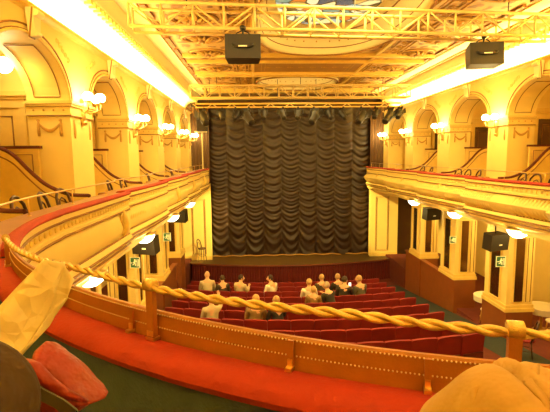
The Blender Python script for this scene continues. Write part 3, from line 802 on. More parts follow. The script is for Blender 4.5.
def truss(P0, P1, zb, zt, depth, npan, label, name, r=.028):
    P0 = V(P0); P1 = V(P1); d = P1-P0; t = empty(name, ((P0+P1)/2+V((0, 0, zb))), label, 'truss')
    n = V((-d.y, d.x, 0)).normalized()*depth
    L_ = [(P0, 0), (P0+n, 0)]
    def pt(i, side, z): return P0+d*(i/npan)+(n if side else V((0, 0, 0)))+V((0, 0, z))
    for sd in (0, 1):
        for z in (zb, zt):
            m = MB(); m.bar(pt(0, sd, z), pt(npan, sd, z), r*1.15, 8); m.build('chord', 'truss', t, True)
    for i in range(npan+1):
        for sd in (0, 1):
            m = MB(); m.bar(pt(i, sd, zb), pt(i, sd, zt), r*.8, 6); m.build('upright', 'truss', t, True)
        m = MB(); m.tube([pt(i, 0, zb), pt(i, 1, zb), pt(i, 1, zt), pt(i, 0, zt)], r*.6, 6, closed=True); m.build('cross_tie', 'truss', t, True)
    for i in range(npan):
        a, b_ = (zb, zt) if i % 2 else (zt, zb)
        for sd in (0, 1):
            m = MB(); m.bar(pt(i, sd, a), pt(i+1, sd, b_), r*.62, 6); m.build('diagonal', 'truss', t, True)
    for f_ in (.12, .5, .88):
        m = MB(); c_ = P0+d*f_+n*.5; m.bar((c_.x, c_.y, zt), (c_.x, c_.y, 3.1), .012, 5); m.build('hanger_cable', 'black', t)
    return t
truss((-2.25, 8.3, 0), (6.35, 8.95, 0), 2.37, 2.80, .42, 15, 'pale square lattice lighting truss spanning the hall in the foreground', 'lighting_truss')
truss((-2.45, 17.0, 0), (6.15, 17.0, 0), 2.22, 2.68, .42, 15, 'pale lattice lighting truss spanning the hall close to the stage', 'lighting_truss', .026)
# lower lighting bar with a row of spotlights
t = empty('lighting_bar', (XM, 18.2, 1.95), 'dark double pipe lighting bar carrying spotlights below the rear truss', 'lighting bar')
for z, r in ((2.12, .035), (1.98, .03)):
    m = MB(); m.bar((-2.4, 18.2, z), (6.2, 18.2, z), r, 8); m.build('pipe', 'gold_relief', t, True)
for i in range(22):
    m = MB(); x = -2.3+8.4*i/21; m.bar((x, 18.2, 1.98), (x+.2*(1 if i % 2 else -1), 18.2, 2.12), .016, 6); m.build('brace', 'truss', t)
for x in (-1.8, 1.0, 2.6, 5.5):
    m = MB(); m.bar((x, 18.2, 2.1), (x, 18.2, 3.1), .012, 5); m.build('hanger_cable', 'black', t)
def spot_proto(big):
    k = 1.4 if big else 1.
    t = empty('stage_spotlight', (0, 0, 0), 'x', 'spotlight', 'spotlights hung in front of the curtain')
    R3 = Matrix.Rotation(.6, 3, 'X')
    def Q(p): return R3 @ V(p)*k+V((0, 0, -.32*k))
    m = MB(); m.lathe([(.07, -.22), (.10, -.2), (.115, -.05), (.115, .12), (.14, .2), (.14, .24)], (0, 0, 0), 12)
    m2 = MB(); m2.add([Q((p[0], p[2], -p[1])) for p in m.v], m.f); m2.build('housing', 'black', t, 'auto')
    m = MB()
    for q in (-1, 1): m.tube([Q((q*.13, .02, 0)), Q((q*.15, .0, .02)), V((q*.13*k, 0, -.1*k)), V((0, 0, -.02))], .014*k, 6)
    m.build('yoke', 'black', t)
    m = MB(); m.lathe([(.05, -.06), (.055, 0), (.05, .05)], (0, 0, 0), 8); m.build('clamp', 'black', t, True)
    m = MB()
    for a in range(4):
        c_, s_ = math.cos(a*PI/2), math.sin(a*PI/2)
        m.add([Q((x_, y_, z_)) for x_, y_, z_ in [(.10*c_-.09*s_, .24, .10*s_+.09*c_), (.10*c_+.09*s_, .24, .10*s_-.09*c_), (.19*c_+.12*s_, .38, .19*s_-.12*c_), (.19*c_-.12*s_, .38, .19*s_+.12*c_),
               (.11*c_-.09*s_, .24, .11*s_+.09*c_), (.11*c_+.09*s_, .24, .11*s_-.09*c_), (.2*c_+.12*s_, .38, .2*s_-.12*c_), (.2*c_-.12*s_, .38, .2*s_+.12*c_)]],
              [(0, 1, 2, 3), (4, 5, 6, 7), (0, 1, 5, 4), (1, 2, 6, 5), (2, 3, 7, 6), (3, 0, 4, 7)])
    m.build('barn_door', 'black', t)
    m = MB(); m2 = MB(); m.lathe([(.11, 0), (.12, .01), (.0, .03)], (0, 0, 0), 12); m2.add([Q((p[0], .21+p[2], p[1])) for p in m.v], m.f); m2.build('lens', 'lens', t, True)
    return t
pS, pB = spot_proto(False), spot_proto(True)
K = kids()
xs = [(-2.05, 1, .4), (-1.3, 0, .2), (-.75, 0, -.3), (-.2, 1, .5), (.4, 0, 0), (1.22, 0, .2), (1.85, 0, -.2), (2.5, 1, -.5), (3.2, 0, .1), (3.75, 0, .3), (4.5, 1, -.7), (5.1, 0, -.4), (5.65, 1, -.8), (6.12, 0, -.6)]
used = {}
for i, (x, big, rz) in enumerate(xs):
    lab = '%s black stage spotlight, %s from the left under the rear truss' % ('large' if big else 'small', ORD[i+1])
    src = pB if big else pS
    if big not in used: used[big] = 1; src.location = (x, 18.2, 1.92); src.rotation_euler = (0, 0, rz); src['label'] = lab
    else: copy_tree(src, (x, 18.2, 1.94), rz, lab, K=K)

# ------------------------------------------------------------------ stage end
b = MB()
b.bb(XL-3, XL+.05, 22.3, 22.6, -7, 3.2); b.bb(XR-.05, XR+3, 22.3, 22.6, -7, 3.2); b.bb(XL-3, XR+3, 22.6, 24.0, 2.95, 3.2); b.bb(XL-3, XR+3, 23.6, 23.7, -7, 3.2)
struct(b.build('wall_front', 'brown_void'), 'dark brown proscenium wall around the stage opening')
def ye(x): return 20.45+.032*(x-XM)**2
b = MB(); n = 40; x0, x1 = -3.9, 7.5
vs = [(x0+(x1-x0)*i/n, ye(x0+(x1-x0)*i/n), -5.35) for i in range(n+1)] + [(x0+(x1-x0)*i/n, 23.5, -5.35) for i in range(n+1)]
b.add(vs, [(i, i+1, n+2+i, n+1+i) for i in range(n)])
struct(b.build('floor_stage', 'stage'), 'dull brown stage floor with a curved front edge')
t = empty('stage_apron_skirt', (XM, 20.4, -6.35), 'pleated dark red velvet skirt hanging around the curved stage front', 'stage skirt')
b = MB(); N_ = 460; pf = []
xa, xe = -3.2, 7.25
for i in range(N_+1):
    x = xa+(xe-xa)*i/N_; w_ = .03*math.sin(i*1.15)+.015*math.sin(i*.37); pf.append((x, ye(x)-.05+w_*.8))
for i in range(30):
    a = PI/2*i/29; pf.append((xe+.25*math.sin(a), ye(xe)-.05+1.0*(1-math.cos(a))+.02*math.sin(i*1.6)))
k = len(pf)
vs = []
for z, o_ in ((-5.36, .03), (-5.55, .0), (-5.85, -.03), (-6.34, -.06)): vs += [(x, y+o_, z) for x, y in pf]
b.add(vs, [(r*k+i, r*k+i+1, (r+1)*k+i+1, (r+1)*k+i) for r in range(3) for i in range(k-1)])
b.build('pleated_cloth', 'skirt_red', t, True)
b = MB(); b.tube([(x, ye(x)-.06, -5.37) for x in [xa+(xe-xa)*i/40 for i in range(41)]], .05, 8); b.build('velvet_edge', 'velvet_rail', t, True)
# austrian curtain
t = empty('stage_curtain', (1.8, 22.6, -5.35), 'dark brown festooned house curtain gathered in rows of swags', 'curtain')
CX0, CX1, CZ0, CZ1, NC, RH = -2.36, 6.08, -5.33, 2.45, 9, .46
def cur(u, v):
    x = CX0+(CX1-CX0)*u; z = CZ0+(CZ1-CZ0)*v
    p = (u*NC) % 1.; sag = 4*p*(1-p)
    ci = int(u*NC); jit = .12*math.sin(ci*2.3)+.05*math.sin(ci*5.1+z)
    ph = (z+.24*sag+jit)/(RH*(1+.12*math.sin(z*.9+1)))
    fr = ph-math.floor(ph)
    puff = (math.sin(PI*fr)**.8)*.05*(.55+.45*sag) + .02*abs(math.sin(ph*PI*2+1.))*(.3+.7*sag)
    fine_ = .018*math.sin(ph*PI*4+x*3)
    return V((x, 22.55-puff-fine_-.05*sag+.035*(1-sag)**4, z))
b = MB(); b.grid(NC*16, 190, cur); b.build('swagged_cloth', 'curtain', t, True)
b = MB()
b.tube([(CX0+(CX1-CX0)*i/60, 22.45, CZ0+.03+.02*math.sin(i)) for i in range(61)], .03, 6); b.build('hem', 'gold_relief', t, True)
# proscenium wing panels either side
for side in ('left', 'right'):
    s = -1 if side == 'left' else 1
    xa, xb_ = (-2.28, XL-.75) if s < 0 else (6.0, XR+.75)
    w = MB(); w.bb(xa, xb_, 21.95, 22.28, -5.35, -1.42)
    g = struct(w.build('wall_wing_' + side, 'cream'), 'cream panelled wall beside the stage on the %s' % side)
    m = MB(); u0, u1 = (xa+s*.28, xa+s*.95)
    for o_ in (0, .05): m.tube([(u0+s*o_, 21.945, -5.05+o_), (u1-s*o_, 21.945, -5.05+o_), (u1-s*o_, 21.945, -2.2-o_), (u0+s*o_, 21.945, -2.2-o_)], .014, 4, closed=True)
    m.build('panel_moulding', 'line', g)
    m = MB(); m.bb(xa-s*.02, xb_, 21.9, 22.0, -1.75, -1.42); m.bb(xa-s*.02, xb_, 21.92, 22.0, -5.35, -5.15); m.build('cornice_band', 'cream_trim', g)
    # dark masking drape above
    q = empty('masking_drape', (xa+s*.3, 22.25, -1.4), 'dark brown masking drape at the %s edge of the stage opening' % side, 'drape', 'masking drapes')
    m = MB(); x2 = xa+s*1.0
    m.grid(40, 6, lambda u, v: V((xa+(x2-xa)*u, 22.2+.03*math.sin(u*40), -1.42+v*3.9))); m.build('cloth', 'brown_void', q, True)
    m = MB(); m.bar((xa, 22.2, 2.46), (x2, 22.2, 2.46), .03, 8); m.build('batten', 'black', q)
# stand and side box near the curtain
t = empty('lamp_stand', (-2.55, 21.5, -1.42), 'slim white pole stand with crossbar at the left of the curtain', 'stand')
m = MB(); m.bar((-2.55, 21.5, -1.42), (-2.55, 21.5, 1.14), .03, 8); m.build('pole', 'cove', t)
m = MB(); m.bar((-2.9, 21.5, 1.16), (-2.3, 21.5, 1.16), .03, 8); m.build('crossbar', 'cove', t)
m = MB(); m.lathe([(.2, 0), (.18, .03), (.04, .06)], (-2.55, 21.5, -1.42), 12); m.build('base', 'black', t)
t = empty('stage_speaker', (-2.5, 21.5, 1.19), 'dark speaker box standing on the white pole stand', 'speaker')
m = MB(); m.bb(-2.78, -2.28, 21.35, 21.7, 1.19, 1.93); m.build('cabinet', 'black', t)
m = MB(); m.bb(-2.74, -2.32, 21.335, 21.35, 1.23, 1.85); m.build('grille', 'dark', t)
# tall chair on the stage
sc_ = make_chair('bar_chair', 'tall dark bentwood bar chair standing on the stage by the left panel', 'chair', sh=.68)
sc_.location = (-2.72, 21.6, -5.35); sc_.rotation_euler = (0, 0, -1.9)

# ------------------------------------------------------------------ stalls seats
seat = empty('theatre_seat', (0, 0, 0), 'x', 'seat')
m = MB()
prof = [(-.281, .22), (-.281, .885), (-.265, .905), (-.1, .915), (.1, .915), (.265, .905), (.281, .885), (.281, .22)]
m.prism(prof, lambda u, v, t_: V((u, -.05-.10*(v-.3)+.065*t_, v))); m.build('backrest', 'seat_red', seat)
m = MB(); m.prism([(0, .38), (.40, .40), (.44, .43), (.42, .48), (.0, .47)], lambda u, v, t_: V((-.25+.5*t_, u+.02, v))); m.build('seat_cushion', 'seat_red', seat)
m = MB(); m.prism([(-.08, .60), (.30, .60), (.33, .63), (.30, .66), (-.08, .66)], lambda u, v, t_: V((.255+.026*t_, u+.03, v))); m.build('armrest', 'seat_wood', seat)
for q in (-1, 1):
    m = MB(); m.bb(q*.22-.02, q*.22+.02, -.05, .25, 0, .40); m.build('leg', 'seat_wood', seat)
m = MB(); m.bb(-.25, .25, -.115, -.095, .32, .50); m.build('back_panel', 'seat_wood', seat)
K = kids()
NR = 9
def row_y(r, x): return 15.8-.96*r+.05*(x-XM)**2
dot = [(0, 262), (70, 288), (165, 320), (275, 343), (410, 362), (550, 380)]
def hid(px, py):
    for i in range(len(dot)-1):
        if dot[i][0] <= px <= dot[i+1][0]:
            return py > dot[i][1]+(dot[i+1][1]-dot[i][1])*(px-dot[i][0])/(dot[i+1][0]-dot[i][0])
    return True
first = True; SEATS = {}
xs_ = [-2.28+.565*i for i in range(13)]
for r in range(NR):
    vis = []
    for i, x in enumerate(xs_):
        y = row_y(r, x); z = zf(y); p = pj((x, y, z+.88))
        if hid(*p): continue
        vis.append((x, y, z))
    for j, (x, y, z) in enumerate(vis):
        lab = 'maroon velvet seat, %s visible from the left in the %s row from the stage' % (ORD[j+1], ORD[r+1])
        rz = -math.atan(.09*(x-XM))*-1
        g = 'seats in the %s row from the stage' % ORD[r+1]
        SEATS[(r, j)] = (x, y, z)
        if first: seat.location = (x, y, z); seat.rotation_euler = (0, 0, rz); seat['label'] = lab; seat['group'] = g; first = False
        else: copy_tree(seat, (x, y, z), rz, lab, g, K)

# ------------------------------------------------------------------ people
def skin(name, nodes, edges, m_, parent, root=0, sub=1):
    me = bpy.data.meshes.new(name); o0 = ORG[parent]
    names = list(nodes)
    me.from_pydata([nodes[k][0] for k in names], [], [(names.index(a), names.index(b_)) for a, b_ in edges])
    o = bpy.data.objects.new(name, me); C.objects.link(o)
    sk = o.modifiers.new('s', 'SKIN'); sk.use_smooth_shade = True
    for i, k in enumerate(names):
        r = nodes[k][1]; r = r if hasattr(r, '__len__') else (r, r)
        me.skin_vertices[0].data[i].radius = r; me.skin_vertices[0].data[i].use_root = (i == root)
    su = o.modifiers.new('u', 'SUBSURF'); su.levels = sub; su.render_levels = sub
    dg = bpy.context.evaluated_depsgraph_get(); m2 = bpy.data.meshes.new_from_object(o.evaluated_get(dg))
    bpy.data.objects.remove(o); bpy.data.meshes.remove(me)
    r_ = MB(); r_.v = [tuple(V(v.co)) for v in m2.vertices]; r_.f = [tuple(p.vertices) for p in m2.polygons]
    bpy.data.meshes.remove(m2)
    return r_
def limb_pts(a, b_, k): return V(a).lerp(V(b_), k)
def person(loc, rz, label, top, hairm, hair='short', lean=0., arm='lap', head_turn=0., legm='cloth_dark', trous=True, group=None, scale=1., sub=1):
    t = empty('person', (0, 0, 0), label, 'person', group)
    S = lambda *p: V(p)
    H = {'pelvis': (S(0, 0, .10), (.15, .12)), 'belly': (S(0, .0+lean*.15, .27), (.135, .105)), 'chest': (S(0, .02+lean*.4, .43), (.155, .115)), 'collar': (S(0, .0+lean*.55, .555), (.09, .075)),
         'neck': (S(0, .015+lean*.62, .63), .05), 'skull': (S(0, .03+lean*.7, .71), .07)}
    E = [('pelvis', 'belly'), ('belly', 'chest'), ('chest', 'collar'), ('collar', 'neck'), ('neck', 'skull')]
    sh = H['collar'][0]
    for q, n_ in ((-1, 'l'), (1, 'r')):
        H['sh'+n_] = (sh+V((q*.17, 0, -.02)), .058)
        if arm == 'raise' and q == 1: el, wr = sh+V((q*.24, .10, -.02)), sh+V((q*.2, .18, .24))
        elif arm == 'phone' and q == 1: el, wr = sh+V((q*.22, .08, -.24)), sh+V((q*.12, .30, -.12))
        else: el, wr = sh+V((q*.225, .05, -.27)), sh+V((q*.13, .28, -.36))
        H['el'+n_] = (el, .042); H['wr'+n_] = (wr, .03); d = (wr-el).normalized(); H['pa'+n_] = (wr+d*.08, (.036, .022))
        E += [('collar', 'sh'+n_), ('sh'+n_, 'el'+n_), ('el'+n_, 'wr'+n_), ('wr'+n_, 'pa'+n_)]
        H['hip'+n_] = (S(q*.085, .04, .07), .085); H['kn'+n_] = (S(q*.11, .44, .09), .062); H['an'+n_] = (S(q*.11, .47, -.32), .042); H['to'+n_] = (S(q*.12, .62, -.385), .033)
        E += [('pelvis', 'hip'+n_), ('hip'+n_, 'kn'+n_), ('kn'+n_, 'an'+n_), ('an'+n_, 'to'+n_)]
    m = skin('body', H, E, 'skin', t, 0, sub)
    hc = H['skull'][0]+V((0, .015, .035)); ht = Matrix.Rotation(head_turn, 3, 'Z')
    HB = MB(); HB.ball((0, 0, 0), (.075, .092, .112), 14, 10)
    HB.tube([(0, .086, .02), (0, .105, -.012), (0, .108, -.022), (0, .088, -.03)], [.008, .013, .015, .01], 6)     # nose
    for q in (-1, 1):
        HB.ball((q*.076, -.005, -.005), (.012, .022, .03), 6, 5)                                                   # ears
        HB.ball((q*.03, .082, .012), (.013, .008, .009), 6, 5)                                                     # eyes
    HB.ball((0, .082, -.055), (.025, .01, .009), 6, 4)                                                             # mouth
    m.add([hc+ht @ V(p) for p in HB.v], HB.f)
    for n_, q in (('l', -1), ('r', 1)):                                                                            # fingers
        w_ = H['wr'+n_][0]; p_ = H['pa'+n_][0]; d = (p_-w_).normalized(); sd = d.cross(V((0, 0, 1))).normalized()*q*-1; dn = sd.cross(d)*q
        for k in range(4):
            b0 = p_+sd*(.018*(k-1.5)); L_ = (.062, .07, .066, .05)[k]
            m.tube([b0-d*.01, b0+d*L_*.5, b0+d*L_*.85-V((0, 0, .018)), b0+d*L_-V((0, 0, .035))], [.009, .0085, .008, .006], 6)
        tb = w_+d*.025-sd*.03; m.tube([w_+d*.02, tb, tb+d*.03-sd*.015, tb+d*.055-sd*.012], [.012, .011, .0095, .007], 6)
    m.build('body', 'skin', t, True)
    def sub_(keys, grow, cut=None):
        return {k: (H[k][0], tuple((x+grow) for x in (H[k][1] if hasattr(H[k][1], '__len__') else (H[k][1],)*2))) for k in keys}
    ks = ['pelvis', 'belly', 'chest', 'collar', 'shl', 'ell', 'wrl', 'shr', 'elr', 'wrr']
    c = sub_(ks, .02)
    ed = [e for e in E if e[0] in ks and e[1] in ks]
    skin('top', c, ed, top, t, 0, sub).build('jacket' if 'jacket' in label or 'coat' in label else 'shirt', top, t, True)
    if trous:
        ks = ['pelvis', 'hipl', 'knl', 'anl', 'hipr', 'knr', 'anr']; c = sub_(ks, .017); ed = [e for e in E if e[0] in ks and e[1] in ks]
        skin('legs', c, ed, legm, t, 0, sub).build('trousers', legm, t, True)
        m = MB()
        for n_ in 'lr':
            a = H['an'+n_][0]; m.ball((a.x, a.y+.07, a.z-.075), (.05, .14, .045), 10, 6)
        m.build('shoes', 'cloth_black', t, True)
    if hair != 'bald':
        m = MB(); q = MB(); q.ball((0, -.012, .022), (.085, .095, .105), 14, 10)
        vs = []
        for p in q.v:
            p = V(p)
            if p.y > .055 and p.z < .06: p.y = .05+.2*(p.y-.055)
            if p.z < -.03: p.z = -.03+(p.z+.03)*(.3 if hair == 'short' else 1.9); p.y = min(p.y, .02) if hair == 'short' else min(p.y, .0)
            vs.append(hc+ht @ p)
        m.add(vs, q.f); m.build('hair', hairm, t, True)
    t.location = loc; t.rotation_euler = (0, 0, rz); t.scale = (scale,)*3
    return t
def near_seat(x, y):
    return min(SEATS.values(), key=lambda q: (q[0]-x)**2+(q[1]-y)**2)
PEOPLE = [
 (-1.70, 14.4, .1, 'bald person in a cream shirt leaning forward at the left of the stalls', 'cloth_cream', 'hair_grey', 'bald', .25, 'lap', -.3, 1.08),
 (-.60, 14.1, -.6, 'dark haired person in a pale jacket seated between the dark clothes and the white cardigan', 'cloth_cream', 'hair_dark', 'short', .1, 'phone', -.8, 1.),
 (.50, 14.0, .7, 'person with long brown hair in a white cardigan turning left in the stalls', 'cloth_white', 'hair_dark', 'long', .1, 'lap', .9, 1.),
 (-1.12, 14.2, .2, 'dark haired person in dark clothes just right of the bald person', 'cloth_dark', 'hair_dark', 'short', .2, 'lap', 0, .95),
 (-.30, 10.2, .0, 'fair haired person in a tan hooded coat seen from behind, nearest the rope', 'cloth_tan', 'hair_fair', 'short', .05, 'lap', .2, 1.05),
 (.36, 10.3, .3, 'person in black beside the tan hooded coat', 'cloth_black', 'hair_fair', 'short', .2, 'phone', .5, .98),
 (-1.35, 10.3, .2, 'fair haired person raising a pale arm at the left end of the stalls', 'cloth_cream', 'hair_fair', 'short', .1, 'raise', 0, 1.),
 (1.66, 12.97, .0, 'person in a white top with fair hair at the left of the busy group', 'cloth_white', 'hair_fair', 'short', .05, 'lap', .2, 1.),
 (2.2, 13.93, .1, 'fair haired person in a dark top, left one of two in the farther busy row', 'cloth_dark', 'hair_fair', 'short', .05, 'lap', -.2, 1.),
 (2.77, 13.93, .2, 'fair haired person in black, right one of two in the farther busy row', 'cloth_black', 'hair_fair', 'short', .05, 'lap', -.3, 1.),
 (3.0, 12.97, -.3, 'dark haired person in black holding up a lit phone in the busy group', 'cloth_black', 'hair_dark', 'short', .05, 'phone', -.5, 1.05),
 (3.6, 13.1, .5, 'grey coat wearing person at the right of the busy group', 'cloth_grey', 'hair_fair', 'short', .1, 'lap', .4, 1.05),
 (2.3, 12.0, .6, 'grey haired person in black leaning forward in the nearest row of the busy group', 'cloth_black', 'hair_grey', 'short', .3, 'phone', .8, 1.),
 (1.75, 12.0, -.2, 'fair haired person in a tan top directly in front of the white top', 'cloth_tan', 'hair_fair', 'long', .05, 'lap', -.4, .92),
]
taken = set()
for x, y, rz, lab, top, hm, hs, lean, arm, ht, sc in PEOPLE:
    sx, sy, sz = min((q for q in SEATS.values() if q not in taken), key=lambda q: (q[0]-x)**2+(q[1]-y)**2)
    taken.add((sx, sy, sz))
    fig = person((sx, sy+.24, sz+.46), rz, lab, top, hm, hs, lean, arm, ht, scale=sc*1.06)
    if 'lit phone' in lab: PH = fig.location+Matrix.Rotation(rz, 3, 'Z') @ V((.12, .43, .50))*sc*1.06
# lit phone

# ------------------------------------------------------------------ aisle furniture on the right
wc = make_chair('aisle_chair', 'dark bentwood chair with a red seat in the near right aisle', 'chair', seatm='seat_red')
wc.location = (6.25, 9.3, zf(9.3)+.01); wc.rotation_euler = (0, 0, 1.0)
t = empty('cafe_table', (7.4, 13.0, -5.25), 'small round cafe table with white cloth behind the right columns', 'table')
m = MB(); m.lathe([(.42, .55), (.43, .72), (.40, .735), (.0, .74)], (7.4, 13.0, -5.25), 20); m.build('white_cloth', 'cloth_white', t, 'auto')
m = MB(); m.lathe([(.22, 0), (.2, .03), (.035, .06), (.035, .6)], (7.4, 13.0, -5.25), 14); m.build('pedestal', 'gold_relief', t, 'auto')
gc = make_chair('gilt_chair', 'pale gilt chair at the left of the white clothed cafe table', 'chair', seatm='cloth_white', group='gilt chairs at the cafe table')
for o in kids()[gc]:
    if not o.name.startswith('seat'): o.data.materials[0] = M['brass']
    for c_ in kids().get(o, ()): c_.data.materials[0] = M['brass']
K = kids(); gc.location = (7.1, 12.45, -5.25); gc.rotation_euler = (0, 0, .4)
copy_tree(gc, (8.0, 13.5, -5.25), 2.8, 'pale gilt chair on the far side of the white clothed cafe table', K=K)
copy_tree(gc, (8.0, 12.5, -5.25), 1.2, 'pale gilt chair at the right of the white clothed cafe table', K=K)

t2 = empty('cafe_table', (8.15, 11.5, zf(11.5)), 'round cafe table with white cloth at the right edge, nearest the viewer', 'table')
m = MB(); m.lathe([(.42, .55), (.43, .72), (.40, .735), (.0, .74)], (8.15, 11.5, zf(11.5)), 20); m.build('white_cloth', 'cloth_white', t2, 'auto')
m = MB(); m.lathe([(.22, 0.02), (.2, .04), (.035, .06), (.035, .6)], (8.15, 11.5, zf(11.5)), 14); m.build('pedestal', 'gold_relief', t2, 'auto')
copy_tree(gc, (7.95, 10.7, zf(10.7)+.03), .3, 'pale gilt chair in front of the nearest white clothed cafe table', K=K)
# ------------------------------------------------------------------ foreground people and belongings
# left neighbour in a dark brown jacket
def fg_person():
    t = empty('person', (-.62, -.25, -1.25), 'person at the lower left in a dark brown jacket, only the sleeve in view', 'person')
    A = {'pelvis': (V((-.66, -.18, -.72)), (.18, .14)), 'belly': (V((-.66, -.16, -.52)), (.16, .13)), 'chest': (V((-.66, -.14, -.30)), (.18, .14)), 'collar': (V((-.66, -.14, -.14)), (.09, .08)),
         'neck': (V((-.66, -.12, -.06)), .05), 'skull': (V((-.66, -.10, .03)), .07),
         'shr': (V((-.46, -.12, -.18)), .065), 'elr': (V((-.50, .26, -.37)), .045), 'wrr': (V((-.385, .585, -.36)), .034), 'par': (V((-.365, .625, -.44)), (.036, .024)),
         'shl': (V((-.86, -.12, -.18)), .065), 'ell': (V((-.92, .18, -.38)), .055), 'wrl': (V((-.74, .48, -.46)), .042), 'pal': (V((-.70, .56, -.46)), (.038, .025)),
         'hipr': (V((-.56, .0, -.72)), .11), 'knr': (V((-.41, .70, -.60)), .095), 'anr': (V((-.42, .78, -1.06)), .06), 'tor': (V((-.42, .90, -1.16)), .045),
         'hipl': (V((-.76, -.08, -.74)), .095), 'knl': (V((-.82, .55, -.70)), .07), 'anl': (V((-.82, .64, -1.12)), .05), 'tol': (V((-.82, .80, -1.20)), .04)}
    E = [('pelvis', 'belly'), ('belly', 'chest'), ('chest', 'collar'), ('collar', 'neck'), ('neck', 'skull')]
    for q in 'rl': E += [('collar', 'sh'+q), ('sh'+q, 'el'+q), ('el'+q, 'wr'+q), ('wr'+q, 'pa'+q), ('pelvis', 'hip'+q), ('hip'+q, 'kn'+q), ('kn'+q, 'an'+q), ('an'+q, 'to'+q)]
    m = skin('body', A, E, 'skin', t, 0, 2)
    m.ball((-.66, -.07, .07), (.078, .095, .115), 14, 10); m.tube([(-.66, .02, .09), (-.66, .04, .05), (-.66, .02, .04)], [.008, .016, .01], 6)
    for q in 'rl':
        w_ = A['wr'+q][0]; p_ = A['pa'+q][0]; d = (p_-w_).normalized(); sd = V((d.y, -d.x, 0))
        for k in range(4):
            b0 = p_+sd*(.019*(k-1.5)); L_ = (.066, .076, .07, .054)[k]
            m.tube([b0-d*.012, b0+d*L_*.45, b0+d*L_*.8-V((0, 0, .02)), b0+d*L_*.85-V((0, 0, .045))], [.0095, .009, .0085, .006], 7)
        tb = w_+d*.03+sd*(.035 if q == 'l' else -.035)
        m.tube([w_+d*.015, tb, tb+d*.03, tb+d*.055-V((0, 0, .01))], [.013, .012, .01, .008], 7)
    m.build('body', 'skin', t, True)
    ks = ['pelvis', 'belly', 'chest', 'collar', 'shr', 'elr', 'wrr', 'shl', 'ell', 'wrl']
    c = {k: (A[k][0], tuple(x+.018 for x in (A[k][1] if hasattr(A[k][1], '__len__') else (A[k][1],)*2))) for k in ks}
    for k_, r_ in (('shr', .11), ('elr', .105), ('wrr', .098)): c[k_] = (c[k_][0] if k_ != 'wrr' else V((-.362, .645, -.322)), (r_, r_))
    skin('j', c, [e for e in E if e[0] in ks and e[1] in ks], 'jacket_brown', t, 0, 3).build('jacket', 'jacket_brown', t, True)
    ks = ['pelvis', 'hipr', 'knr', 'anr', 'hipl', 'knl', 'anl']
    c = {k: (A[k][0], tuple(x+.016 for x in (A[k][1] if hasattr(A[k][1], '__len__') else (A[k][1],)*2))) for k in ks}
    skin('t', c, [e for e in E if e[0] in ks and e[1] in ks], 'cloth_black', t, 0, 2).build('trousers', 'cloth_black', t, True)
    m = MB(); m.ball((-.66, -.09, .09), (.088, .10, .11), 14, 10); m.build('hair', 'hair_dark', t, True)
fg_person()

